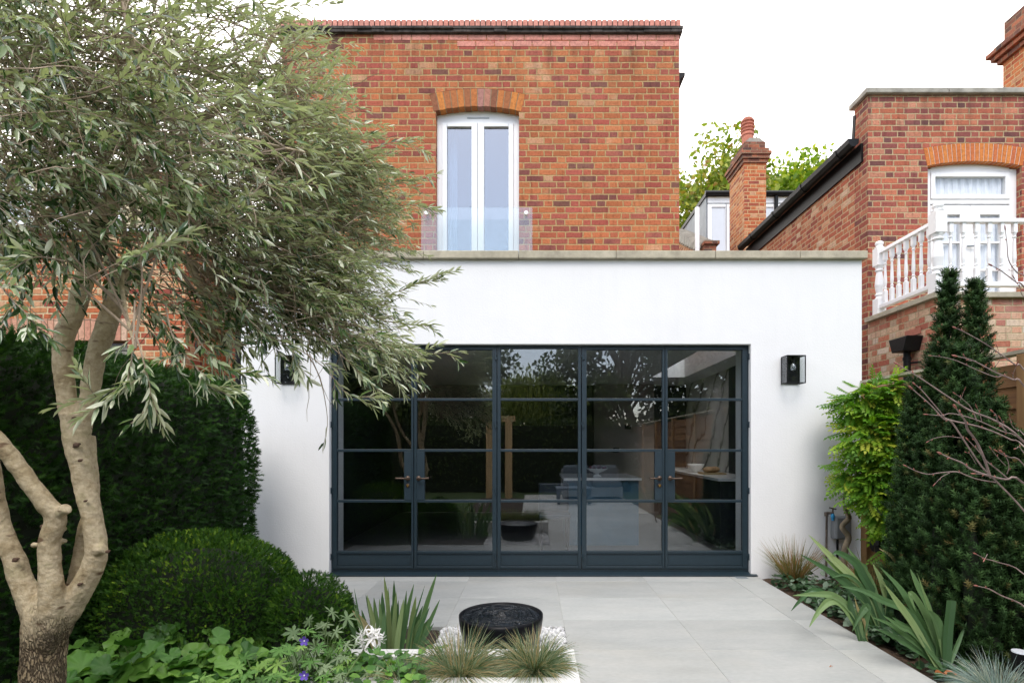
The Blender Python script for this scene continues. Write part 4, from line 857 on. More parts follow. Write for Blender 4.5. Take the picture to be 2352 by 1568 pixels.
# ------------------------------------------------------------------ fence on the right boundary, and the small things at its foot
FX = 3.40; t = thing('boundary_fence', 'golden timber boundary fence with pale capping behind the wisteria and yew', 'fence', (FX, 2, 0))
for i, y in enumerate(np.arange(5.64, -7, -1.83)):
    b = MB(); b.box(FX - .05, FX + .05, y - .05, y + .05, -.1, 1.98); b.build('post', m_post, t, bevel=.004)
    b = MB()
    for k in range(12): z = .06 + k * .155; b.prism([(FX - .012, z), (FX + .012, z), (FX + .02, z + .16), (FX + .008, z + .16)], 1, y - 1.78, y - .05)
    b.build('panel', m_fence, t)
b = MB(); b.box(FX - .05, FX + .05, -7, 5.7, 1.985, 2.01); b.build('capping', m_stone, t)
t = thing('garden_tap', 'outdoor tap with blue hose fitting on a copper pipe against the white wall', 'tap', (3.0, YW, 0)); tx = (1898 - VX) * 5.72 / F
ty = 5.72; zt_ = H - (1178 - VY) * ty / F
b = MB(); b.tube([(tx, ty, 0), (tx, ty, .3), (tx + .004, ty, zt_)], .011, 8); b.tube([(tx, ty, .25), (tx, ty, .29)], .018, 8); b.tube([(tx, ty, zt_ - .03), (tx, ty, zt_ + .01)], .02, 8); b.tube([(tx, ty, zt_), (tx + .06, ty - .03, zt_ + .01)], .014, 8); b.build('pipe', m_copper, t)
b = MB(); b.tube([(tx + .05, ty - .03, zt_ + .01), (tx + .05, ty - .03, zt_ + .055)], .007, 8); b.tube([(tx + .015, ty - .03, zt_ + .06), (tx + .085, ty - .03, zt_ + .045)], .007, 8); b.build('tap_handle', m_brass, t)
b = MB(); b.lathe([(.012, 0), (.016, -.01), (.02, -.02), (.02, -.045), (.013, -.05), (.013, -.07)], (tx + .05, ty - .03, zt_), 12); b.build('hose_fitting', m_blue, t)
ex, ey = (1917 - VX) * 5.68 / F, YW - .003
t = thing('electric_box', 'grey weatherproof electrical box on the white wall behind the twisted wisteria stem', 'junction box', (ex, YW, 0))
z1, z0 = H - (1186 - VY) * 5.68 / F, H - (1238 - VY) * 5.68 / F
b = MB(); b.box(ex, ex + .17, YW - .10, ey, z0, z1); b.build('casing', m_greybox, t, bevel=.012)
b = MB(); b.box(ex + .012, ex + .158, YW - .112, YW - .10, z0 + .012, z1 - .012); b.build('lid', m_greybox, t, bevel=.005)
b = MB(); b.tube([(ex + .05, YW - .05, z0), (ex + .05, YW - .05, -.03)], .012, 8); b.build('cable', m_black, t)
t = thing('outdoor_socket', 'black outdoor socket box low on the fence behind the irises', 'socket box', (FX - .1, 5.2, 0)); sy = 5.25; sz = H - (1252 - VY) * sy / F
b = MB(); b.box(FX - .16, FX - .021, sy - .09, sy + .09, sz - .07, sz + .09); b.build('casing', m_black, t, bevel=.012)
b = MB(); b.prism([(FX - .19, sz + .01), (FX - .165, sz - .05), (FX - .165, sz + .10), (FX - .18, sz + .09)], 1, sy - .08, sy + .08); b.build('flap', m_black, t)
b = MB()
for i in range(7): b.box(2.08 + i * .016, 2.09 + i * .016, 5.66, 5.75, .0005, .006)
b.box(2.07, 2.19, 5.652, 5.66, .0005, .007); b.box(2.07, 2.19, 5.75, 5.757, .0005, .007)
tag(b.build('drain_grate', m_lead, loc=(2.13, 5.7, 0)), 'small metal drain grate in the paving at the right end of the doors', 'drain grate')
gl = P(2345, 1497, 2.95); t = thing('garden_spotlight', 'black garden spotlight with pale lens among the blue fescue', 'spotlight', (gl.x, gl.y, 0))
b = MB(); b.tube([(gl.x, gl.y, -.03), (gl.x, gl.y, gl.z - .06)], .012, 8); b.build('spike', m_black, t)
b = MB(); b.tube([gl + Vector((.0, .0, -.1)), gl], [.035, .045], 16); b.build('housing', m_black, t)
b = MB(); b.tube([gl, gl + Vector((0, 0, .006))], [.042, .04], 16); b.build('lens', m_opal, t)

# ------------------------------------------------------------------ the garden behind the camera, which the glass reflects
def tree(name, label, x, y, h, r, nleaf, mat, size, trunk=.16, group=None, shape=1.0, droop=0., lowest=.3, T=T_OVAL, bark=None, nb=26):
    t = thing(name, label, 'tree', (x, y, -.1), group); b = MB(); top = Vector((x, y, h * .75)); rr = random.Random(int(abs(x * 31 + y * 17)) + 3)
    b.tube(smooth_path([(x, y, -.15), (x + .1 * r, y, h * .25), (x - .08 * r, y, h * .5), tuple(top)], 4), lerp_list([trunk, trunk * .8, trunk * .55, trunk * .2], 4), 10)
    cl = []
    for i in range(nb):
        a = rr.uniform(0, 6.283); zf = rr.uniform(lowest, 1.0); prof = math.sin(math.pi * min(1, (zf - lowest * .8) / (1.02 - lowest * .8)) ** .8) ** .6
        q = r * prof * rr.uniform(.55, .95) * shape; tip = Vector((x + q * math.cos(a), y + q * math.sin(a), h * zf * .97)); s0 = Vector((x, y, h * max(.2, zf * .62)))
        b.tube(smooth_path([s0, s0.lerp(tip, .5) + Vector((0, 0, .06 * h * (1 if droop == 0 else 2))), tip], 3), lerp_list([trunk * .28, trunk * .16, trunk * .05], 3), 5); cl.append((tip, r * rr.uniform(.28, .48)))
    b.build('trunk', bark or m_barkdark, t)
    per = nleaf // nb; pos = []; 
    for c, q in cl:
        d = rng.normal(size=(per, 3)); d = nrmz(d) * (rng.random((per, 1)) ** .5) * q * np.array([1.15, 1.15, .85])
        p = np.array(c) + d
        if droop: p[:, 2] -= droop * rng.random(per) ** 1.2 * h
        pos.append(p)
    pos = np.concatenate(pos); N = len(pos); D = rand_dirs(N); D[:, 2] -= .5 + droop * 6
    sz_ = size * rng.uniform(.6, 1.3, N); scatter('foliage', mat, t, T, pos, D, rand_dirs(N), sz_, sz_ * (.55 if not droop else .25)); return t
tree('plane_tree', 'yellow green plane tree with thinning autumn leaves left of the chimney', 8.6, 26, 15.4, 3.4, 24000, m_plane, .27, .25, 'trees beyond the roofs', nb=60, lowest=.2)
tree('maple_tree', 'dense bright green tree behind the black gutter right of the chimney', 13.2, 27, 14.6, 3.6, 30000, m_maple, .26, .25, 'trees beyond the roofs', nb=80, lowest=.4)
gt = [(-6.5, -7.5, 7.2, 2.9, 'broad dark garden tree'), (-3.7, -9.5, 8.0, 2.4, 'tall evergreen garden tree'), (3.4, -8.6, 7.6, 2.6, 'bushy dark garden tree'), (7.3, -7.0, 7.4, 2.9, 'spreading dark garden tree'), (11.5, -10, 8.0, 3.2, 'far right garden tree'), (-11.0, -9, 8.0, 3.3, 'far left garden tree')]
for i, (x, y, h, r, nm) in enumerate(gt):
    tree('garden_tree', nm + ' ' + ['mirrored in the leftmost door', 'mirrored in the second door leaf', 'mirrored in the fourth door leaf', 'mirrored in the rightmost door', 'beyond the right fence', 'beyond the left hedge'][i], x, y, h, r, 26000 if i < 4 else 5000, m_canopy, .19 if i < 4 else .26, .2, 'trees at the end of the garden', nb=46, lowest=.12)
tree('willow_tree', 'pale weeping willow mirrored in the central glass pane', .1, -16, 4.9, 2.6, 12000, m_willow, .26, .2, None, droop=.28, lowest=.6, T=T_LANCE)
def hedge_mass(name, label, x0, x1, y0, y1, z1, n, mat, size, cat='hedge'):
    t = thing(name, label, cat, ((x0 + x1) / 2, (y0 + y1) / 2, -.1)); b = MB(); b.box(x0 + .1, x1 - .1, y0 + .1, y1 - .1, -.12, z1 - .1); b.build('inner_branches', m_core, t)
    A = [((x1 - x0) * (y1 - y0), 'z'), ((x1 - x0) * z1, 'y0'), ((x1 - x0) * z1, 'y1'), ((y1 - y0) * z1, 'x0'), ((y1 - y0) * z1, 'x1')]; S = sum(a for a, _ in A); pos = []; nn = []
    for a, k in A:
        c = int(n * a / S); u, v = rng.random(c), rng.random(c)
        p = {'z': np.stack([x0 + (x1 - x0) * u, y0 + (y1 - y0) * v, np.full(c, z1)], 1), 'y0': np.stack([x0 + (x1 - x0) * u, np.full(c, y0), z1 * v], 1), 'y1': np.stack([x0 + (x1 - x0) * u, np.full(c, y1), z1 * v], 1), 'x0': np.stack([np.full(c, x0), y0 + (y1 - y0) * u, z1 * v], 1), 'x1': np.stack([np.full(c, x1), y0 + (y1 - y0) * u, z1 * v], 1)}[k]
        m = {'z': (0, 0, 1), 'y0': (0, -1, 0), 'y1': (0, 1, 0), 'x0': (-1, 0, 0), 'x1': (1, 0, 0)}[k]; pos.append(p + rng.normal(size=(c, 3)) * .05); nn.append(np.tile(np.array(m, float), (c, 1)))
    pos, nn = np.concatenate(pos), np.concatenate(nn); N = len(pos); scatter('foliage', mat, t, T_SPRIG, pos, nn * .7 + rand_dirs(N) * .8 + np.array([0, 0, .3]), rand_dirs(N), size * rng.uniform(.6, 1.3, N), size * rng.uniform(.6, 1.3, N)); return t
hedge_mass('garden_hedge', 'dark hedge across the end of the garden, mirrored in the doors', -8, 3.2, -6.6, -5.8, 2.05, 12000, m_canopy, .10)
t = thing('oak_pergola', 'pale oak posts and beam standing in the garden, mirrored in the centre doors', 'pergola', (-.9, -2.9, -.1))
for x in (-1.12, -.62): b = MB(); b.box(x - .09, x + .09, -2.99, -2.81, -.12, 1.95); b.build('post', m_oak, t, bevel=.006)
b = MB(); b.box(-1.3, -.45, -2.97, -2.83, 1.95, 2.1); b.build('beam', m_oak, t, bevel=.006)
t = thing('garden_sofa', 'grey outdoor sofa with cushions on the patio, mirrored in the fourth door', 'sofa', (1.55, -2.3, 0))
b = MB(); b.box(.75, 2.25, -2.9, -2.1, .06, .30); b.box(.75, 2.25, -3.0, -2.85, .06, .72); b.build('frame', m_lead, t, bevel=.01)
for x in (.78, 1.52): b = MB(); b.box(x, x + .70, -2.84, -2.1, .302, .44); b.build('seat_cushion', m_sofa, t, bevel=.04)
for x in (.80, 1.53): b = MB(); b.box(x, x + .66, -2.85, -2.68, .445, .82); b.build('back_cushion', m_sofa, t, bevel=.06)
t = thing('coffee_table', 'dark low coffee table before the outdoor sofa, mirrored in the doors', 'table', (.95, -1.2, 0))
b = MB(); b.box(.55, 1.35, -1.6, -.9, .32, .37); b.build('table_top', m_sofa, t, bevel=.006)
for x in (.6, 1.3):
    for y in (-1.55, -.95): b = MB(); b.box(x - .03, x + .03, y - .03, y + .03, 0, .32); b.build('leg', m_sofa, t)

# ------------------------------------------------------------------ clipped yews on the left
def hull(c, h, p, n, keep=None, amp=.03, fr=3.0):
    """points and normals on a rounded box / dome"""
    c, h = np.array(c, float), np.array(h, float); A = np.array([h[1] * h[2], h[0] * h[2], h[0] * h[1]]); ax = rng.choice(3, n, p=A / A.sum())
    q = rng.uniform(-1, 1, (n, 3)); s = rng.choice([-1., 1.], n); q[np.arange(n), ax] = s
    q = q / (np.abs(q) ** p).sum(1, keepdims=True) ** (1 / p); nn = nrmz(np.sign(q) * np.abs(q) ** (p - 1) / h); pos = c + q * h
    if keep is not None: k = keep(pos, nn); pos, nn = pos[k], nn[k]
    d = np.array([mnoise.noise(tuple(x * fr)) + .5 * mnoise.noise(tuple(x * fr * 3)) for x in pos]) * amp
    return pos + nn * d[:, None], nn
def yew(name, label, cat, c, h, p, n, mat, size, keep, core=.86, tip=0., amp=.03, fr=3., up=.35):
    t = thing(name, label, cat, (c[0], c[1], 0)); b = MB(); hc = [x - .075 if core == 0 else x * core for x in h]
    vs = []; fs = []; m_, k_ = 14, 28
    for i in range(m_ + 1):
        th = math.pi * i / m_
        for j in range(k_):
            a = 2 * math.pi * j / k_; d = np.array([math.sin(th) * math.cos(a), math.sin(th) * math.sin(a), -math.cos(th)]); d = d / (np.abs(d) ** p).sum() ** (1 / p); vs.append(np.array(c) + d * np.array(hc))
    fs = [(i * k_ + j, i * k_ + (j + 1) % k_, (i + 1) * k_ + (j + 1) % k_, (i + 1) * k_ + j) for i in range(m_) for j in range(k_)]
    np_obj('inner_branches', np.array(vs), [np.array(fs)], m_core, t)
    pos, nn = hull(c, h, p, n, keep, amp, fr); N = len(pos); pos = pos - nn * rng.random((N, 1)) ** 2 * .09
    D = nn * .75 + rand_dirs(N) * .75 + np.array([0, 0, up]); L = size * rng.uniform(.6, 1.35, N)
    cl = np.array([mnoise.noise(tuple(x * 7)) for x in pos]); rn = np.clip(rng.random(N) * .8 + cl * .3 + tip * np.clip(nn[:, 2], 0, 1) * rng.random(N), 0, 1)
    scatter('foliage', mat, t, T_SPRIG, pos, D, nn + rand_dirs(N) * .5, L, L, rn); return t
yew('yew_hedge', 'tall dark clipped yew hedge with rounded end along the left boundary', 'hedge', (-2.98, 3.37, .55), (.43, 1.95, 1.37), 8, 62000, m_yew, .050, lambda p, n: (n[:, 0] > -.4) & (p[:, 2] > -.02), core=0, amp=.035, fr=2.2)
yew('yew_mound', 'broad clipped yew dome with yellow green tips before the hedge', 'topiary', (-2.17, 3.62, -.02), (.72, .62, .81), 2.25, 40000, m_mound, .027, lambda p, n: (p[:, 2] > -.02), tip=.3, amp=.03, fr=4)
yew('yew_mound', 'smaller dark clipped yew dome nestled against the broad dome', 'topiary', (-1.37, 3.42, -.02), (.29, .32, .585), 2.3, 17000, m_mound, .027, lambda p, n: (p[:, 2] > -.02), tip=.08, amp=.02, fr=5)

# ------------------------------------------------------------------ the olive tree
ol = thing('olive_tree', 'old olive tree with pale forked stems and spreading silver green crown', 'tree', (-2.02, 2.3, 0)); OY = 2.3
def stem(b, l, n=5, sides=14):
    pts = [P(q[0], q[1], q[2]) for q in l]; rad = [.93 * q[3] * q[2] / F / math.sqrt(1 + ((q[0] - VX) / F) ** 2) for q in l]; pts = smooth_path(pts, n); rad = lerp_list(rad, n)
    rad = [x * (1 + .05 * mnoise.noise(tuple(p * 7))) for x, p in zip(rad, pts)]; b.tube(pts, rad, sides); return pts
b = MB(); base = P(98, 1568, OY); gz = -.05
bx0 = Vector((base.x - .0, OY, gz)); b.tube(smooth_path([bx0, Vector((base.x, OY, .18)), base, P(102, 1480, OY), P(108, 1430, OY), P(114, 1400, OY), P(120, 1365, OY), P(122, 1340, OY)], 4), lerp_list([.110, .083, .0755, .077, .083, .08, .05, .012], 4), 20)
stem(b, [(108, 1530, OY, 20), (130, 1455, OY, 36), (158, 1395, OY, 40), (200, 1330, OY, 33), (222, 1268, OY, 29), (213, 1195, OY, 29), (192, 1100, OY, 30), (176, 1010, OY, 36), (174, 950, OY, 42)])
stem(b, [(172, 990, OY, 32), (153, 910, OY, 27), (144, 820, OY, 28), (152, 762, OY, 30), (178, 700, OY, 26), (205, 600, OY + .03, 27), (233, 500, OY + .06, 27)])
stem(b, [(184, 990, OY, 30), (204, 910, OY + .01, 25), (220, 820, OY + .02, 27), (240, 762, OY + .04, 29), (260, 700, OY + .08, 28), (284, 620, OY + .1, 26)])
stem(b, [(104, 1520, OY - .02, 20), (112, 1440, OY - .05, 40), (120, 1370, OY - .06, 36), (115, 1300, OY - .06, 31), (114, 1240, OY - .06, 29), (128, 1188, OY - .06, 31), (92, 1140, OY - .08, 27), (42, 1072, OY - .1, 26), (-5, 1010, OY - .12, 25), (-90, 925, OY - .15, 22), (-150, 800, OY - .15, 20), (-150, 660, OY - .1, 17), (-100, 540, OY, 13), (-60, 420, OY + .05, 8)])
stem(b, [(122, 1192, OY - .06, 20), (140, 1176, OY - .07, 19), (152, 1166, OY - .08, 17)], 3)
stem(b, [(98, 1530, OY, 20), (90, 1450, OY, 40), (74, 1385, OY, 38), (48, 1330, OY, 33), (28, 1272, OY, 31), (2, 1220, OY, 33), (-16, 1140, OY, 32), (-26, 1050, OY, 27), (-60, 900, OY, 24), (-110, 740, OY + .05, 20), (-190, 580, OY + .1, 15), (-230, 420, OY + .15, 9)])
stem(b, [(130, 1450, OY + .02, 16), (152, 1405, OY + .05, 24), (176, 1330, OY + .06, 23), (190, 1240, OY + .06, 20), (212, 1140, OY + .05, 20), (200, 1000, OY + .04, 22)])
for x, y, rr_ in ((236, 1262, 13), (146, 1215, 8), (148, 1243, 7), (86, 1252, 8)): stem(b, [(x - 10, y, OY - .02, rr_ * 1.5), (x + 4, y - 2, OY - .03, rr_)], 2, 8)
tr = b.build('trunk', m_bark, ol, smooth=True)
rm = tr.modifiers.new('skin', 'REMESH'); rm.mode = 'VOXEL'; rm.voxel_size = .005; rm.use_smooth_shade = True
sm = tr.modifiers.new('soften', 'SMOOTH'); sm.iterations = 2; sm.factor = .6
dt = bpy.data.textures.new('bark_lumps', 'CLOUDS'); dt.noise_scale = .055; dt.noise_depth = 3; dp = tr.modifiers.new('lumps', 'DISPLACE'); dp.texture = dt; dp.strength = .010; dp.mid_level = .5
for x, y, q in ((175, 1022, 13), (184, 1057, 8), (98, 1208, 10), (35, 1285, 12), (183, 1341, 8), (247, 1266, 8), (170, 960, 9), (152, 1166, 13), (112, 1330, 7), (196, 1150, 6)):
    kb = MB(); p = P(x, y, OY - .045 if x not in (152, 247) else OY - .06); r_ = q * OY / F * .55; kb.ball(p, (r_, .007, r_ * .8), 12, 8); kb.ball(p + Vector((r_ * .7, .001, r_ * .4)), (r_ * .7, .006, r_ * .4), 10, 6); kb.ball(p + Vector((-r_ * .6, .001, -r_ * .5)), (r_ * .6, .006, r_ * .3), 10, 6); kb.build('knot', m_knot, ol, smooth=True)
# limbs in the crown
LIMBS = [
 [(236, 500, 2.36, 30), (262, 455, 2.38, 22), (330, 390, 2.42, 17), (430, 300, 2.5, 13), (560, 190, 2.6, 9), (640, 60, 2.7, 6)],
 [(250, 470, 2.38, 22), (300, 350, 2.3, 15), (320, 220, 2.2, 11), (300, 80, 2.1, 8), (260, -80, 2.0, 5)],
 [(284, 630, 2.4, 26), (320, 592, 2.44, 22), (380, 560, 2.5, 19), (460, 520, 2.6, 15), (570, 450, 2.75, 12), (690, 380, 2.95, 9), (790, 300, 3.1, 5)],
 [(370, 565, 2.5, 18), (430, 600, 2.5, 14), (500, 640, 2.55, 12), (600, 670, 2.65, 9), (720, 690, 2.8, 7), (830, 730, 2.85, 4)],
 [(430, 600, 2.5, 12), (470, 680, 2.4, 9), (492, 770, 2.35, 6), (530, 800, 2.35, 3)],
 [(-20, 590, 2.5, 16), (60, 540, 2.5, 15), (140, 470, 2.5, 13), (220, 395, 2.5, 11), (270, 330, 2.55, 9), (380, 200, 2.6, 6)],
 [(-60, 640, 2.1, 12), (0, 480, 2.1, 7), (60, 330, 2.1, 5), (120, 180, 2.1, 3)],
 [(236, 500, 2.36, 16), (200, 420, 2.6, 12), (170, 320, 2.8, 9), (150, 180, 3.0, 6), (120, 20, 3.1, 4)],
 [(460, 520, 2.6, 12), (540, 520, 2.9, 9), (660, 520, 3.15, 7), (780, 520, 3.3, 5), (860, 500, 3.35, 3)],
 [(330, 590, 2.45, 12), (300, 610, 2.2, 9), (280, 640, 2.0, 7), (290, 720, 1.85, 5), (310, 800, 1.75, 3)],
 [(390, 250, 2.45, 8), (500, 300, 2.3, 6), (610, 330, 2.2, 4), (700, 350, 2.2, 3)],
]
b = MB(); LP = []
for l in LIMBS:
    pts = stem(b, l, 4, 7); LP += pts[2:]
LPn = np.array([tuple(p) for p in LP])
# twig anchors spread through the crown volume
VOL = [((345, 245, 2.5), (.80, .78, .70), 640), ((640, 340, 2.9), (.36, .5, .5), 195), ((760, 510, 3.05), (.36, .45, .36), 230), ((720, 640, 2.75), (.34, .40, .16), 110), ((560, 560, 2.6), (.40, .40, .22), 150),
       ((110, 560, 2.0), (.28, .35, .13), 60), ((80, 120, 2.1), (.40, .45, .42), 150), ((840, 780, 2.6), (.18, .25, .045), 34), ((360, 720, 2.2), (.20, .25, .10), 22), ((660, 120, 3.0), (.14, .4, .34), 34), ((250, 250, 1.75), (.42, .25, .36), 80), ((460, 380, 1.85), (.36, .25, .30), 60), ((60, 330, 1.75), (.25, .25, .38), 55), ((820, 440, 3.1), (.12, .25, .26), 30), ((800, 380, 3.0), (.14, .3, .22), 44), ((640, 690, 2.6), (.24, .3, .12), 70), ((-130, 480, 2.3), (.4, .4, .35), 90), ((760, 700, 2.7), (.2, .3, .11), 50), ((470, 700, 2.4), (.2, .25, .12), 40), ((740, 290, 3.1), (.10, .25, .3), 20)]
CC = np.array(P(330, 420, 2.45)); anc = []; 
for (cx_, cy_, cY), h, n in VOL:
    c = np.array(P(cx_, cy_, cY)); d = rand_dirs(n) * (rng.random((n, 1)) ** .42) * np.array(h); anc.append(c + d)
anc = np.concatenate(anc); anc = anc[~((anc[:, 2] < 2.02) & (anc[:, 0] < -1.5) & (anc[:, 1] < 2.7))]
tw = MB(); lb, ld, lu, ll, lw, lr = [], [], [], [], [], []
def leaves_along(pts, first=0, size=1.0, dens=1, young_skylit=0):
    ph = R.uniform(0, 3.14)
    for i in range(first, len(pts)):
        t = (pts[i] - pts[i - 1]).normalized() if i else (pts[1] - pts[0]).normalized(); o = t.orthogonal().normalized(); w_ = t.cross(o); ph += 1.57
        for s in (0, math.pi):
            if R.random() > dens: continue
            a = ph + s; side = o * math.cos(a) + w_ * math.sin(a); d = (t * R.uniform(.8, 1.3) + side * R.uniform(.3, .75) + Vector((0, 0, -.08))).normalized()
            up = Vector((0, 0, 1)) + side * -.4 + Vector((R.gauss(0, .45), R.gauss(0, .45), R.gauss(0, .3)))
            L_ = size * R.uniform(.040, .068); lb.append(pts[i]); ld.append(d); lu.append(up); ll.append(L_); lw.append(L_ * R.uniform(.17, .245)); lr.append(min(1, R.random() * (1 - young_skylit * .5) + young_skylit * 1.6))
    t = (pts[-1] - pts[-2]).normalized(); lb.append(pts[-1]); ld.append(t); lu.append(Vector((R.gauss(0, .3), R.gauss(0, .3), 1))); ll.append(size * .05); lw.append(size * .010); lr.append(R.random())
def shoot(p, d, n, step, droop=.07, wig=.10):
    pts = [Vector(p)]; d = Vector(d).normalized()
    for _ in range(n): d = (d + Vector((R.gauss(0, wig), R.gauss(0, wig), R.gauss(0, wig) - droop))).normalized(); pts.append(pts[-1] + d * step)
    return pts
for i, a in enumerate(anc):
    out_ = a - CC; ds = np.linalg.norm(out_); out_ = out_ / max(ds, 1e-6)
    sw = 1 if a[0] > -2.0 else -.3; d = Vector(out_) * .45 + Vector((.95 * sw, -.22, -.12)) + Vector((R.gauss(0, .26), R.gauss(0, .34), R.gauss(0, .24)))
    n = R.randint(7, 14); a = a - np.array(tuple(d.normalized())) * n * .010; pts = shoot(a, d, n, R.uniform(.024, .032), .045 if a[0] < -1.2 else .02, .075); young_skylit = max(0, min(.22, (a[0] + 1.15) * .45 + (a[2] - 2.3) * .12)); tw.tube(pts, [.0021 - .0013 * k / n for k in range(n + 1)], 4, caps=False); leaves_along(pts, 1 if R.random() < .6 else 3, R.uniform(.85, 1.1) * (.85 if a[1] > 2.85 else 1), .84, young_skylit)  # right and upper leaves paler: young growth plus sky brightness painted into colour
    if i % 4 == 0:                                      # the branchlet that carries it back to the nearest limb
        j = np.argsort(((LPn - a) ** 2).sum(1))[R.randint(0, 22)]; s0 = LP[j]; a_ = Vector(a); ln_ = (a_ - s0).length
        if ln_ < .75: q = smooth_path([s0, s0.lerp(a_, .4) + Vector((R.gauss(0, .05), R.gauss(0, .05), R.gauss(.02, .05))) * ln_ * 1.6, a_], 4); tw.tube(q, lerp_list([.0046, .003, .0016], 4), 5, caps=False)
    if i % 2 == 1:                                      # bare criss-cross twigs
        
        for _ in range(2): tw.tube(shoot(a + rand_dirs(1)[0] * .08, Vector((R.gauss(.5, .9), R.gauss(-.2, .8), R.gauss(-.05, .6))), 7, R.uniform(.035, .06), .03, .13), [.0016] * 6 + [.0011, .0006], 3, caps=False)
# the hanging sprays along the lower edge of the crown
SPR = [[(310, 690, 1.7), (305, 790, 1.62), (292, 870, 1.58), (240, 905, 1.56), (130, 935, 1.55)], [(310, 760, 1.7), (330, 830, 1.62), (345, 900, 1.6), (335, 960, 1.6)], [(380, 700, 1.9), (400, 780, 1.8), (455, 850, 1.76), (470, 890, 1.75), (510, 900, 1.75)], [(420, 720, 2.), (470, 800, 1.9), (520, 845, 1.86), (580, 860, 1.85)],
       [(700, 740, 2.5), (800, 790, 2.5), (880, 840, 2.5), (915, 880, 2.5)], [(760, 740, 2.6), (870, 790, 2.6), (960, 812, 2.6), (1050, 808, 2.6)], [(760, 700, 2.7), (860, 730, 2.7), (930, 745, 2.7), (990, 745, 2.7)], [(780, 680, 2.8), (880, 680, 2.8), (960, 650, 2.8), (1020, 628, 2.8)],
       [(700, 800, 2.4), (735, 870, 2.4), (752, 960, 2.4), (745, 1015, 2.4)], [(640, 770, 2.3), (740, 840, 2.3), (800, 905, 2.3), (860, 910, 2.3)], [(720, 760, 2.4), (800, 830, 2.4), (840, 870, 2.4), (880, 905, 2.4)], [(800, 440, 3.1), (880, 420, 3.1), (940, 415, 3.1), (1000, 400, 3.1)], [(800, 360, 3.1), (860, 340, 3.1), (920, 325, 3.1), (975, 350, 3.1)],
       [(820, 520, 3.1), (900, 480, 3.1), (950, 470, 3.1), (990, 480, 3.1)], [(-30, 620, 1.6), (20, 680, 1.55), (60, 720, 1.5), (90, 760, 1.48)], [(540, 700, 2.2), (600, 760, 2.2), (668, 800, 2.2), (684, 850, 2.2)], [(150, 600, 1.7), (90, 590, 1.65), (40, 600, 1.6), (-20, 590, 1.6)], [(200, 640, 1.7), (280, 600, 1.65), (350, 570, 1.6), (420, 540, 1.6)]]
for k, l in enumerate(SPR):
    pts = smooth_path([P(*q) for q in l], 5 if k != 8 else 4); n = len(pts); tw.tube(pts, [.0026 - .0018 * i / n for i in range(n)], 5, caps=False); leaves_along(pts, 5 if k != 8 else 9, 1.05, .95 if k != 8 else .4)
    if k != 8:
        for i in range(4, n - 2, 3):
            t = (pts[i + 1] - pts[i - 1]).normalized(); q = shoot(pts[i], t * .8 + Vector((R.gauss(.1, .4), R.gauss(0, .4), R.gauss(.05, .35))), R.randint(3, 5), .022); tw.tube(q, .0012, 4, caps=False); leaves_along(q, 1, 1.0, .95)
b.v += []; br = b.build('limbs', m_bark, ol, smooth=True)
tw.build('twigs', m_twig, ol)
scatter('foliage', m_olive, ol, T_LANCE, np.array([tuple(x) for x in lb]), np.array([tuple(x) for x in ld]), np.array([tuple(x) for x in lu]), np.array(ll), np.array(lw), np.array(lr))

# ------------------------------------------------------------------ low plants on the left
def mound_plant(name, label, cat, px, Y, z0, n, rad, hh, T, mat, size, group=None, zmin=.05, tilt=.7, stem_every=1, back=True):
    x = (px - VX) * Y / F; t = thing(name, label, cat, (x, Y, z0), group); st = MB(); base, D, U, S = [], [], [], []
    for i in range(n):
        a = R.uniform(0, 6.283); q = rad * math.sqrt(R.random()); z = z0 + zmin + (hh - zmin) * R.uniform(.35, 1) * (1 - .55 * (q / rad) ** 2); p = Vector((x + q * math.cos(a), Y + q * math.sin(a), z)); o = Vector((math.cos(a), math.sin(a), 0))
        d = (o * .8 + Vector((R.gauss(0, .35), R.gauss(-.2, .35), R.gauss(-.1, .2)))).normalized(); u = Vector((R.gauss(0, .3), R.gauss(-.45, .3), 1)) + o * tilt * q / rad
        base.append(tuple(p)); D.append(tuple(d)); U.append(tuple(u)); S.append(size * R.uniform(.65, 1.2))
        if i % stem_every == 0: s0 = Vector((x + .2 * q * math.cos(a), Y + .2 * q * math.sin(a), z0 - .02)); st.tube(smooth_path([s0, s0.lerp(p, .5) + Vector((0, 0, .03)), p + d * .02], 3), [.0025] * 7, 4, caps=False)
    st.build('stalks', m_stem, t); S = np.array(S); scatter('leaves', mat, t, T, np.array(base), np.array(D), np.array(U), S, S); return t
GP = 'scalloped leaf perennials under the yew domes'
for px, Y, n, rad, hh, lab in ((255, 2.85, 26, .22, .34, 'round leaved perennial just right of the olive trunk'), (345, 3.0, 28, .22, .36, 'round leaved perennial below the middle of the broad yew dome'), (440, 3.0, 28, .22, .36, 'round leaved perennial in front of the right part of the broad dome'), (535, 2.98, 24, .2, .30, 'round leaved perennial below the smaller yew dome beside the geranium'), (20, 2.85, 26, .24, .34, 'round leaved perennial to the left of the olive trunk'), (170, 3.05, 20, .2, .30, 'round leaved perennial mostly hidden behind the olive trunk')):
    mound_plant('scalloped_perennial', lab, 'plant', px, Y, 0, int(n * 1.6), rad, hh, T_ROUND, m_round, .128, GP)
GG = 'cut leaved geraniums in the planter corner'
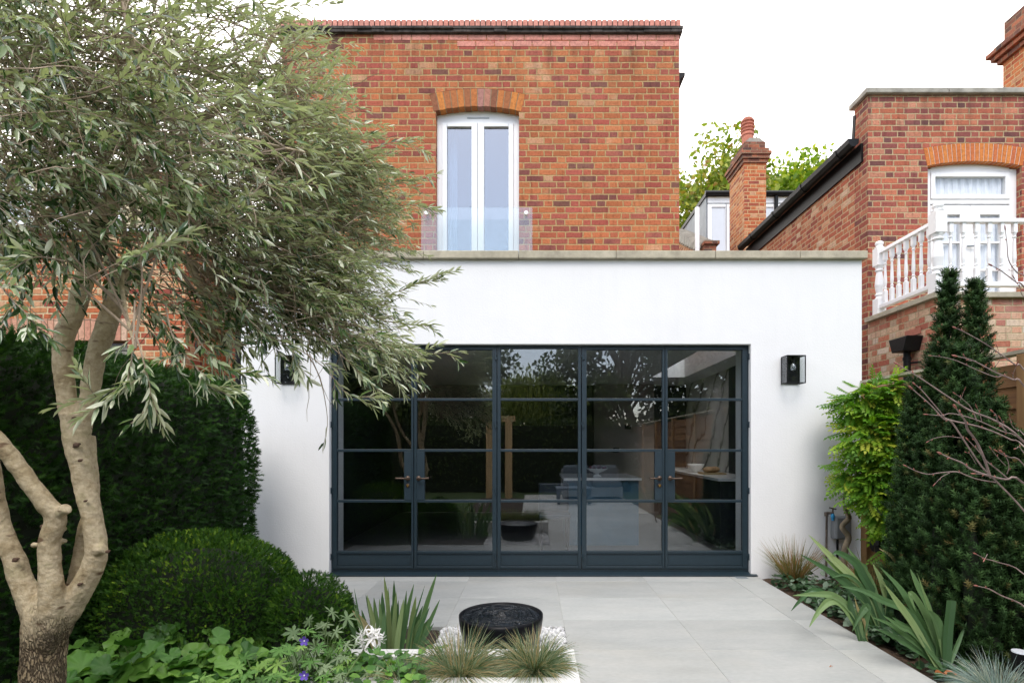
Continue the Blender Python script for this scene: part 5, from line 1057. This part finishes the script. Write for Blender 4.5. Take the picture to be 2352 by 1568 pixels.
for px, Y, z0, n, rad, hh, lab, mt, sz in ((470, 2.55, .0, 34, .19, .33, 'bright cut leaved geranium at the bottom edge between perennials', m_palm, .105), (610, 2.75, .0, 42, .22, .40, 'green cut leaved geranium below the small yew dome', m_palm, .10), (700, 2.78, .05, 44, .22, .40, 'cut leaved geranium carrying two violet flowers', m_palm, .095), (735, 2.95, .05, 30, .16, .50, 'silvery cut leaved geranium rising against the small dome', m_silver, .10), (800, 2.8, .05, 22, .15, .30, 'silvery cut leaved geranium under the white flower', m_silver, .085), (385, 2.5, .0, 22, .16, .26, 'pale cut leaved geranium in the dark cover near the trunk', m_palm, .09)):
    t = mound_plant('geranium', lab, 'plant', px, Y, z0, n, rad, hh, T_PALM, mt, sz, GG, tilt=.5)
    if 'violet' in lab:
        for fp in ((700, 1470, 2.6), (700, 1549, 2.5)):
            c = P(*fp); s = MB()
            for i in range(5):
                a = i * 1.2566 + .3; d = Vector((math.cos(a), -.25, math.sin(a))); q = Vector((-math.sin(a), 0, math.cos(a))); o = c + Vector((0, -.004, 0)); s._add([c, o + d * .012 - q * .008, o + d * .021 - q * .007, o + d * .023, o + d * .021 + q * .007, o + d * .012 + q * .008], [(0, 1, 2, 3), (0, 3, 4, 5)])
            fl = s.build('flower', m_violet, t); s = MB(); s.ball(c + Vector((0, -.006, 0)), .004, 8, 5); s.build('flower_eye', m_petal, fl)
            s = MB(); s.tube(smooth_path([c, c + Vector((.01, .05, -.09)), c + Vector((.02, .12, -.22))], 3), .0015, 4); s.build('flower_stalk', m_stem, fl)
n = 900; x = rng.uniform(-2.1, -1.0, n); y = rng.uniform(2.05, 2.75, n); cov = np.stack([x, y, rng.uniform(.03, .13, n)], 1)
q = rng.uniform(.045, .075, n); scatter('ground_cover', m_cover, None, T_OVAL, cov, rand_dirs(n) * np.array([1, 1, .25]), np.stack([rng.normal(0, .3, n), rng.normal(-.3, .3, n), np.ones(n)], 1), q, q * .9, kind='stuff')
n = 420; x = rng.uniform(-1.15, -.5, n); y = rng.uniform(2.72, 3.1, n); cov = np.stack([x, y, .14 + rng.uniform(0, .10, n)], 1)
q = rng.uniform(.035, .065, n); scatter('ground_cover', m_round, None, T_OVAL, cov, rand_dirs(n) * np.array([1, 1, .3]), np.stack([rng.normal(0, .4, n), rng.normal(-.3, .3, n), np.ones(n)], 1), q, q * .8, kind='stuff')
def grass(name, label, cat, base, n, ln, mat, w=.0028, spread=1.0, up=1.0, brad=.03, group=None, seg=5, droop=.16):
    t = thing(name, label, cat, base, group); b = MB(); rn = random.Random(int(base[0] * 977 + base[1] * 131))
    for i in range(n):
        a = rn.uniform(0, 6.283); q = spread * math.sqrt(rn.random()); d = Vector((q * math.cos(a), q * math.sin(a), up * rn.uniform(.6, 1.1))).normalized(); rb = brad * math.sqrt(rn.random())
        p = Vector(base) + Vector((rb * math.cos(a), rb * math.sin(a), 0)); L_ = ln * rn.uniform(.6, 1.1); pts = [p]
        for k in range(seg): d = (d + Vector((rn.gauss(0, .05), rn.gauss(0, .05), -droop * (.6 + q)))).normalized(); pts.append(pts[-1] + d * L_ / seg)
        b.blade(pts, [w, w, w * .95, w * .8, w * .55, w * .15][:seg + 1], (rn.gauss(0, .5), -1, .3), .2)
    b.build('blades', mat, t); return t
GF = 'fescue tufts in the stone planter'
grass('fescue_grass', 'wide straw and green fescue tuft spilling over the white planter edge', 'grass tuft', tuple(P(1055, 1553, 2.93)), 2000, .26, m_fescue, .003, 1.3, 1.0, .075, GF)
grass('fescue_grass', 'upright blue green fescue tuft at the planter corner before the bowl', 'grass tuft', tuple(P(1228, 1545, 2.95)), 1600, .24, m_fescue, .003, 1.1, 1.05, .05, GF)
grass('fescue_grass', 'small straw fescue tuft at the left part of the planter', 'grass tuft', tuple(P(930, 1568, 2.80)), 420, .19, m_fescue, .0024, 1.3, .8, .06, GF)
grass('blue_fescue', 'steel blue fescue tuft beside the garden spotlight', 'grass tuft', tuple(P(2295, 1605, 2.85)), 1100, .24, m_bluefescue, .003, 1.1, 1.0, .06)
# iris clump left, nerine
def zl(x, y): return 643.1 + x / 3.2, 1267.9 + y / 3.2
t = thing('iris_clump', 'upright sword leaved iris clump between the yew dome and the pebbles', 'plant', (-.85, 3.45, -.02)); b = MB(); tips = [(765, 175), (1152, 155), (838, 205), (985, 230), (630, 310), (640, 310), (750, 290), (795, 260), (930, 280), (1065, 240), (1175, 345), (1100, 400), (545, 262), (447, 372), (545, 390), (700, 400), (870, 350), (900, 420), (1010, 400), (960, 330), (820, 380), (1040, 470), (1080, 450), (770, 420), (690, 330), (1130, 520), (600, 420), (730, 340), (855, 290), (910, 340), (1000, 320), (1050, 390), (1110, 470), (660, 470), (800, 330)]
for i, (tx_, ty_) in enumerate(tips):
    bx_ = 800 + (tx_ - 800) * .5 + R.uniform(-30, 30); yy = 3.47 + R.uniform(-.14, .16); tp = P(*zl(tx_, ty_), yy); bs = Vector(((643.1 + bx_ / 3.2 - VX) * yy / F, yy, -.03)); m1 = bs.lerp(tp, .5) + Vector(((bs.x - tp.x) * .08, R.uniform(-.03, .03), .02)); w_ = R.uniform(.026, .036) if i not in (12, 9) else .012
    b.blade(smooth_path([bs, m1, tp], 5), [w_ * k for k in (.8, .9, 1, 1, 1, .98, .93, .84, .7, .45, .04)], (R.gauss(0, .35), -1, .1), .18)
b.build('blades', m_iris, t); b = MB(); tp = P(*zl(532, 425), 3.35); b.blade(smooth_path([Vector(((880 - VX) * 3.4 / F, 3.4, 0)), P(*zl(640, 560), 3.35), tp], 4), [.035, .04, .042, .042, .04, .036, .03, .02, .003], (.2, -1, .1)); b.build('dry_blade', m_irisdry, t)
b = MB()
for i in range(60): a = R.uniform(0, 6.28); q = .34 * math.sqrt(R.random()); b.v and None; p = Vector((-.84 + q * math.cos(a) * .9, 3.5 + q * .6 * math.sin(a), .0 + R.uniform(.0, .10))); d = Vector((math.cos(a), math.sin(a), .2)); b.blade([p, p + d * .03, p + d * .06], [.01, .045, .004], (0, -.4, 1))
tag(b.build('ground_cover', m_round, kind='stuff'))
nh = P(852, 1466, 2.75); t = thing('nerine', 'white spidery nerine flower head on a leaning green stem', 'flower', tuple(P(752, 1640, 2.55)))
b = MB(); b.tube(smooth_path([P(752, 1640, 2.55), P(790, 1560, 2.62), P(835, 1492, 2.73), nh], 4), .0042, 6); b.build('stem', m_stem, t)
for i in range(7):
    a = i * 2.4 + .5; e = math.acos(1 - 1.35 * (i + .5) / 7); ax = Vector((math.sin(e) * math.cos(a), -abs(math.sin(e) * math.sin(a)) * .8 - .1, math.cos(e) * .8)).normalized(); c = nh + ax * .036; b = MB(); b.tube([nh, c], .0014, 4); fl = b.build('flower', m_stem, t); b = MB(); o = ax.orthogonal().normalized(); o2 = ax.cross(o)
    for k in range(6):
        r_ = o * math.cos(k * 1.047 + a) + o2 * math.sin(k * 1.047 + a); pts = [c]; d = ax * .8 + r_ * .6
        for s in range(5): d = (d.normalized() + r_ * .30 - ax * .13 * s + Vector((R.gauss(0, .16), R.gauss(0, .16), R.gauss(0, .16)))); pts.append(pts[-1] + d.normalized() * R.uniform(.009, .014))
        b.blade(pts, [.004, .008, .0105, .0095, .006, .001], ax + Vector((0, -.4, 0)), .25)
    for k in range(5): d = (ax + o * .5 * math.cos(k * 1.3) + o2 * .5 * math.sin(k * 1.3)).normalized(); b.tube([c, c + d * .03, c + d * .045 + Vector((0, 0, .006))], .0008, 3)
    b.build('petals', m_petal, fl)

# ------------------------------------------------------------------ the right border
def zr(x, y): return 1837.5 + x / 3.366, 1102.5 + y / 3.366
def fan(label, base, Y, items, z0=-.02):
    bp = Vector(((zr(*base)[0] - VX) * Y / F, Y, z0)); t = thing('iris_clump', label, 'plant', tuple(bp), 'irises in the right border'); b = MB(); dry = MB()
    for pts, wd, kind in items:
        n = len(pts); dep = R.uniform(-.12, .06); q = [bp + Vector((R.uniform(-.03, .03), R.uniform(-.03, .03), 0))] + [P(*zr(x, y), Y + dep * (i + 1) / n) for i, (x, y) in enumerate(pts)]; sp = smooth_path(q, 5); m = len(sp); w0 = wd / 3.366 * Y / F
        if kind == 'cut': ws = [w0 * (.6 + .4 * min(1, 4 * i / m)) for i in range(m)]
        else: ws = [w0 * (.6 + .4 * min(1, 4 * i / m)) * min(1, ((m - 1 - i) / (m * .38)) ** .75 + .02) for i in range(m)]
        (dry if kind == 'dry' else b).blade(sp, ws, (R.gauss(0, .3), -1, .25), .3)
    b.build('blades', m_iris, t)
    if dry.v: dry.build('dry_blades', m_irisdry, t)
    return t
fan('iris fan nearest the camera with broad blades, one cut straight across', (1115, 1450), 3.32, [([(1145, 1200), (1172, 930)], 62, 'cut'), ([(1210, 1290), (1290, 1090)], 30, ''), ([(1095, 1250), (1055, 1080), (985, 1000)], 75, ''), ([(1010, 1040), (905, 800), (850, 680)], 44, ''), ([(900, 1150), (760, 950), (650, 800)], 58, ''), ([(950, 1270), (840, 1150), (710, 1055)], 52, ''), ([(980, 1330), (820, 1200), (690, 1110), (555, 1055)], 40, ''), ([(1000, 1370), (880, 1290), (740, 1210), (585, 1145)], 52, ''), ([(1000, 1220), (880, 1000), (770, 830), (620, 670)], 64, ''), ([(1030, 1180), (930, 960), (850, 870), (895, 1015)], 46, ''), ([(1060, 1150), (990, 960), (905, 715)], 44, ''), ([(960, 1200), (820, 1010), (650, 930), (480, 850), (300, 815)], 56, ''), ([(900, 1200), (780, 1130), (640, 1040)], 46, '')])
fan('iris fan drooping over the paving edge with folded pale blades', (500, 1225), 3.86, [([(420, 1090), (320, 950), (230, 935), (140, 1020), (70, 1135)], 62, ''), ([(400, 1010), (375, 880)], 42, ''), ([(510, 1080), (520, 975), (460, 1050), (405, 1165)], 56, ''), ([(440, 1060), (280, 900), (120, 880), (-60, 890)], 50, ''), ([(380, 1000), (230, 900), (100, 850), (0, 930), (-70, 1010)], 46, ''), ([(500, 1100), (450, 1000), (420, 900)], 36, 'dry')])
fan('iris fan in the middle of the border leaning left beneath the yew', (640, 1235), 3.95, [([(560, 1000), (400, 800), (160, 570)], 72, ''), ([(500, 930), (270, 730), (0, 570)], 58, ''), ([(460, 820), (250, 600), (65, 420)], 62, ''), ([(600, 1000), (520, 740), (360, 510)], 60, ''), ([(640, 1080), (620, 990), (560, 1090), (535, 1205)], 54, ''), ([(630, 1050), (600, 950), (700, 935), (765, 945)], 46, ''), ([(560, 950), (440, 720), (470, 660), (515, 680), (500, 760)], 40, ''), ([(690, 1000), (640, 800), (560, 640)], 60, ''), ([(720, 950), (780, 760), (720, 600), (610, 525)], 46, 'dry'), ([(540, 920), (530, 820), (380, 760), (250, 840)], 34, ''), ([(520, 900), (430, 770), (330, 730), (240, 755)], 26, ''), ([(700, 980), (690, 820), (640, 760)], 54, ''), ([(600, 940), (500, 760), (430, 640), (300, 560), (250, 575)], 60, '')])
grass('sedge_grass', 'bronze tipped sedge tuft against the white wall right of the doors', 'grass tuft', (2.60, 5.55, -.02), 260, .46, m_sedge, .005, .62, 1.1, .06, 'sedges along the border', droop=.09)
grass('sedge_grass', 'bronze sedge tuft behind the irises by the black socket box', 'grass tuft', (3.08, 5.05, -.02), 240, .42, m_sedge, .005, .6, 1.1, .06, 'sedges along the border', droop=.09)
n = 1500; u = rng.random(n); y = 5.55 - 1.95 * u ** .8; x = 2.37 + rng.random(n) * (.62 - .30 * u) + .04 * np.sin(y * 9); cov = np.stack([x, y, rng.uniform(-.01, .09, n)], 1); q = rng.uniform(.04, .075, n)
scatter('ground_cover', m_cover, None, T_OVAL, cov, rand_dirs(n) * np.array([1, 1, .3]), np.stack([rng.normal(0, .35, n), rng.normal(-.3, .3, n), np.ones(n)], 1), q, q * .75, kind='stuff')
n = 260; cov = np.stack([rng.normal(2.52, .10, n), rng.uniform(2.75, 3.5, n), rng.uniform(-.01, .05, n)], 1); q = rng.uniform(.035, .06, n)
scatter('ground_cover', m_cover, None, T_OVAL, cov, rand_dirs(n) * np.array([1, 1, .3]), np.stack([rng.normal(0, .3, n), rng.normal(-.3, .3, n), np.ones(n)], 1), q, q * .85, kind='stuff')
c = P(2111, 1495, 3.38); t = thing('cyclamen_flower', 'tiny white cyclamen flower low beside the nearest iris fan', 'flower', (c.x, c.y, -.02)); b = MB(); b.tube([Vector((c.x, c.y, -.02)), c], .002, 4); b.build('stalk', m_stem, t); b = MB()
for i in range(5): a = i * 1.257; d = Vector((math.cos(a) * .6, -.3, .7 + .3 * math.sin(a))); b.blade([c, c + d * .012, c + d * .024], [.006, .013, .005], (0, -1, .2))
b.build('petals', m_petal, t)
for (px, py, Y, lab) in ((2168, 1546, 3.25, 'curled brown fallen leaf at the foot of the nearest iris'), (2022, 1437, 4.3, 'small yellowish fallen leaf at the paving edge')):
    c = P(px, py, Y); c.z = .02; b = MB()
    for i in range(3 if px > 2100 else 1): a = i * 1.1 + .4; d = Vector((math.cos(a), -.2, .35)); b.blade(smooth_path([c, c + d * .04, c + d * .075 + Vector((0, 0, -.02))], 3), [.01, .03, .042, .04, .03, .016, .003], (.2, -.6, 1), .5)
    tag(b.build('fallen_leaf', m_dead, loc=tuple(c)), lab, 'leaf')
c = P(1905, 1533, 3.4); c.z = .004; b = MB(); b.blade([c, c + Vector((.012, .004, .006)), c + Vector((.026, .006, .002))], [.003, .008, .002], (0, -.4, 1), .4); tag(b.build('fallen_leaf', m_dead, loc=tuple(c)), 'tiny dry brown leaf lying alone on the paving', 'leaf')
# wisteria
t = thing('wisteria', 'yellow green wisteria climbing a twisted stem at the wall corner', 'climbing plant', (2.98, 5.55, 0)); b = MB(); WY = 5.5
b.tube(smooth_path([P(1938, 1345, WY), P(1940, 1266, WY), P(1949, 1233, WY), P(1934, 1209, WY), P(1950, 1189, WY), P(1943, 1170, WY), P(1957, 1150, WY), P(1965, 1100, WY), P(1975, 1030, WY), P(1990, 940, WY)], 5), lerp_list([.032, .03, .027, .025, .025, .022, .02, .016, .012, .008], 5), 10)
b.tube(smooth_path([P(1950, 1189, WY - .03), P(1938, 1165, WY - .03), P(1940, 1130, WY - .03), P(1950, 1080, WY)], 4), .010, 8); b.build('stem', m_vine, t, smooth=True)
v = []; f = []
for i in range(7):
    for s in (-1, 1):
        if i == 6 and s == 1: continue
        u = .15 + .13 * i; l = .26 * (1 - .05 * i); k = len(v); ca = .62 if i < 6 else 1; sa = .78 * s if i < 6 else 0
        v += [(u, 0, 0), (u + ca * l * .45 - sa * .06, sa * l * .45 + ca * .06, .02), (u + ca * l, sa * l, -.05), (u + ca * l * .45 + sa * .06, sa * l * .45 - ca * .06, .02)]; f.append((k, k + 1, k + 2, k + 3))
T_PINN = (v, f); pos = []; D = []
for px, py, Y, rx, rz, n in ((2000, 915, 5.35, 62, 26, 80), (1975, 935, 5.4, 42, 30, 40), (2050, 895, 5.2, 40, 24, 40), (2010, 1000, 5.25, 58, 62, 150), (1965, 1085, 5.35, 40, 34, 50), (2015, 1110, 5.2, 50, 52, 110), (2040, 1165, 5.1, 40, 44, 70), (2070, 1020, 5.1, 40, 80, 80), (2060, 1240, 5.0, 26, 40, 24)):
    n = int(n * 1.7); c = np.array(P(px, py, Y)); d = rand_dirs(n) * rng.random((n, 1)) ** .4; p = c + d * np.array([rx * Y / F, .16, rz * Y / F]); pos.append(p); D.append(d * np.array([1.0, 1, .6]) + np.array([-.15, -.45, -.35]) + rng.normal(0, .25, (n, 3)))
pos, D = np.concatenate(pos), np.concatenate(D); n = len(pos); q = rng.uniform(.15, .25, n); scatter('foliage', m_wist, t, T_PINN, pos, D, np.stack([rng.normal(0, .3, n), rng.normal(-.5, .3, n), np.ones(n)], 1), q, q)
# columnar yew
t = thing('columnar_yew', 'dark columnar yew with several pointed spires and red berries', 'conifer', (2.95, 3.75, -.03)); pos, D = [], []; core = MB(); ber = []
SP = [(2178, 634, 3.85, 2.80, .15, 1.0), (2239, 656, 3.70, 2.97, .15, 1.0), (2146, 815, 3.95, 2.68, .13, .9), (2098, 880, 4.0, 2.66, .11, .8), (2205, 800, 3.55, 2.82, .16, 1.0), (2285, 930, 3.55, 3.04, .17, .9), (2325, 1000, 3.5, 3.16, .16, .8), (2165, 960, 3.62, 2.69, .16, .8), (2122, 1020, 3.80, 2.67, .13, .8), (2082, 1080, 3.95, 2.62, .10, .7), (2355, 1060, 3.6, 3.26, .17, .7), (2250, 960, 3.42, 2.92, .16, .9), (2200, 1080, 3.40, 2.78, .15, .8), (2300, 1120, 3.38, 3.06, .15, .8)]
for px, py, Y, bx_, rr_, dn in SP:
    tp = np.array(P(px, py, Y)); bs = np.array([bx_, Y, .0]); Ln = np.linalg.norm(tp - bs); n = int(1050 * Ln * rr_ / .15 * .62); u = rng.random(n) ** .85; prof = np.clip(np.minimum(1, ((1 - u) / .62)) ** .85, .05, 1) * np.minimum(1, .72 + u * 1.2)
    a = rng.uniform(0, 6.283, n); lump = 1 + .22 * np.sin(u * 23 * Ln / 2 + 3 * np.sin(a * 2 + px)) + .12 * np.sin(a * 5 + u * 17); rad_ = rr_ * prof * lump * (1 - .35 * rng.random(n) ** 2) * (1 + .32 * (rng.random(n) < .05)); o = np.stack([np.cos(a), np.sin(a), np.zeros(n)], 1)
    p = bs + (tp - bs) * u[:, None] + o * rad_[:, None]; pos.append(p); D.append(o * .75 + np.array([0, 0, 1.0]) + rng.normal(0, .28, (n, 3)))
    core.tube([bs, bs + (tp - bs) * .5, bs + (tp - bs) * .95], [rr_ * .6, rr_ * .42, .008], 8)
    for k in range(2): i = rng.integers(n); ber.append(p[i] + o[i] * .03 + np.array([0, -.02, 0]))
core.build('inner_branches', m_core, t); pos, D = np.concatenate(pos), np.concatenate(D); n = len(pos); q = rng.uniform(.05, .085, n); scatter('foliage', m_conifer, t, T_BRUSH, pos, D, rand_dirs(n), q, q)
m_berry = plain('red_berry', (.5, .02, .03), .35, .1); 
for q in ber[::2] : b = MB(); b.ball(q, .006, 8, 5); b.build('berry', m_berry, t)
# bare twiggy shrub close to the camera on the right
t = thing('bare_shrub', 'bare grey pink twigs with red buds reaching in from the right edge', 'shrub', (2.25, 1.95, -.1)); b = MB(); nbud = 0
def zs_(x, y): return 2021.3 + x / 4.49, 753.4 + y / 4.49
BR = [([(330, 625), (520, 790), (650, 930), (730, 960), (830, 1100), (940, 1270), (1060, 1440), (1180, 1560), (1500, 1900)], 2.0), ([(360, 580), (440, 650), (620, 860), (700, 940), (1000, 1010), (1200, 1080), (1350, 1150), (1485, 1220)], 2.0), ([(190, 380), (400, 505), (700, 705), (930, 850), (1200, 960), (1485, 1170)], 1.7), ([(490, 890), (640, 900), (740, 880), (980, 940), (1250, 1060), (1485, 1180)], 1.3), ([(530, 285), (650, 300), (800, 340), (1000, 430), (1180, 500), (1260, 490)], 1.2), ([(790, 290), (960, 335), (1200, 460), (1370, 530), (1485, 600)], 1.6), ([(780, 0), (880, 45), (1100, 170), (1300, 310), (1400, 380), (1485, 430)], 1.7), ([(500, 1165), (560, 1135), (690, 1115), (830, 1130)], 1.1), ([(630, 1295), (740, 1345), (850, 1390), (950, 1460), (1150, 1530), (1300, 1560), (1485, 1600)], 2.0), ([(275, 1425), (380, 1475), (500, 1505), (620, 1490), (790, 1480), (900, 1520), (1020, 1560), (1200, 1590)], 1.4), ([(910, 1155), (1010, 1260), (1100, 1370), (1200, 1450), (1330, 1560)], 1.7), ([(780, 820), (830, 890), (880, 960), (900, 1040), (960, 1120), (1010, 1200), (1080, 1360), (1140, 1540)], 2.4), ([(1255, 1275), (1330, 1330), (1485, 1410)], 1.9), ([(1340, 920), (1360, 1000), (1420, 1060), (1485, 1100)], 1.3), ([(1160, 860), (1200, 900), (1215, 960), (1300, 1060)], 1.5), ([(870, 290), (900, 330), (990, 340)], 1.0), ([(1210, 200), (1240, 310), (1190, 400), (1195, 450)], 1.0), ([(1405, 390), (1370, 490), (1400, 540)], .9), ([(780, 680), (850, 730), (940, 820), (1000, 960)], 1.3), ([(870, 640), (850, 690), (830, 740)], 1.0), ([(1000, 820), (1030, 890), (1050, 960)], 1.0), ([(1150, 1250), (1230, 1350), (1300, 1420)], 1.0), ([(890, 1280), (930, 1300), (990, 1400)], 1.0), ([(1210, 1270), (1300, 1330), (1330, 1430), (1310, 1500)], 1.0), ([(1400, 1240), (1480, 1280)], 1.3), ([(570, 1600), (640, 1530), (720, 1490)], 1.0), ([(980, 1500), (1100, 1510), (1200, 1540)], 1.2), ([(1240, 930), (1290, 1000), (1400, 1080)], 1.2)]
BR = [([zs_(*q) for q in l], w_) for l, w_ in BR] + [([(2242, 1272), (2265, 1283), (2290, 1290), (2352, 1318)], 1.8), ([(2262, 1283), (2268, 1272)], 1.), ([(2245, 1345), (2272, 1352), (2300, 1367), (2360, 1398)], 2.), ([(2309, 528), (2313, 560), (2317, 598), (2337, 627), (2360, 642)], 1.5), ([(2278, 610), (2298, 621), (2334, 648), (2360, 668)], 1.5), ([(2330, 640), (2345, 665), (2358, 690)], 1.2), ([(2298, 621), (2325, 622), (2340, 628)], .8)]
for k, (l, w_) in enumerate(BR):
    Y = 1.95 + .35 * math.sin(k * 2.1); q = [P(x, y, Y + .02 * i) for i, (x, y) in enumerate(l)]; jx, jy = l[-1]
    if jx > 2335: q.append(P(2460 + 30 * math.sin(k), min(1500, jy + 150), 1.95)); q.append(Vector((2.12, 1.95, .15)))
    sp = smooth_path(q, 4); m = len(sp); r0 = w_ * .85 * 1.95 / F; rl = [r0 * (.55 + .6 * min(1, i / 14)) for i in range(m)]
    b.tube(sp, rl, 6); d0 = (sp[0] - sp[1]).normalized(); bd = MB(); bd.tube([sp[0] - d0 * .004, sp[0] + d0 * .004, sp[0] + d0 * .013, sp[0] + d0 * .022], [r0 * .6, r0 * 1.3, r0 * 1.2, r0 * .1], 6); bd.build('bud', m_bud, t, smooth=True)
    for i in range(3, min(m - 2, 20), 7):
        tt = (sp[i] - sp[i + 1]).normalized(); s_ = tt.cross(Vector((0, 1, 0))).normalized() * (1 if R.random() < .5 else -1); d1 = (tt * .8 + s_ * .7).normalized(); bd = MB(); bd.tube([sp[i], sp[i] + d1 * .005, sp[i] + d1 * .011], [r0 * .7, r0 * 1.1, r0 * .1], 5); bd.build('bud', m_bud, t, smooth=True)
b.tube(smooth_path([Vector((2.2, 1.95, -.12)), Vector((2.14, 1.95, .1)), P(2470, 1500, 1.95)], 4), .012, 8)
b.build('branches', m_redbark, t, smooth=True)
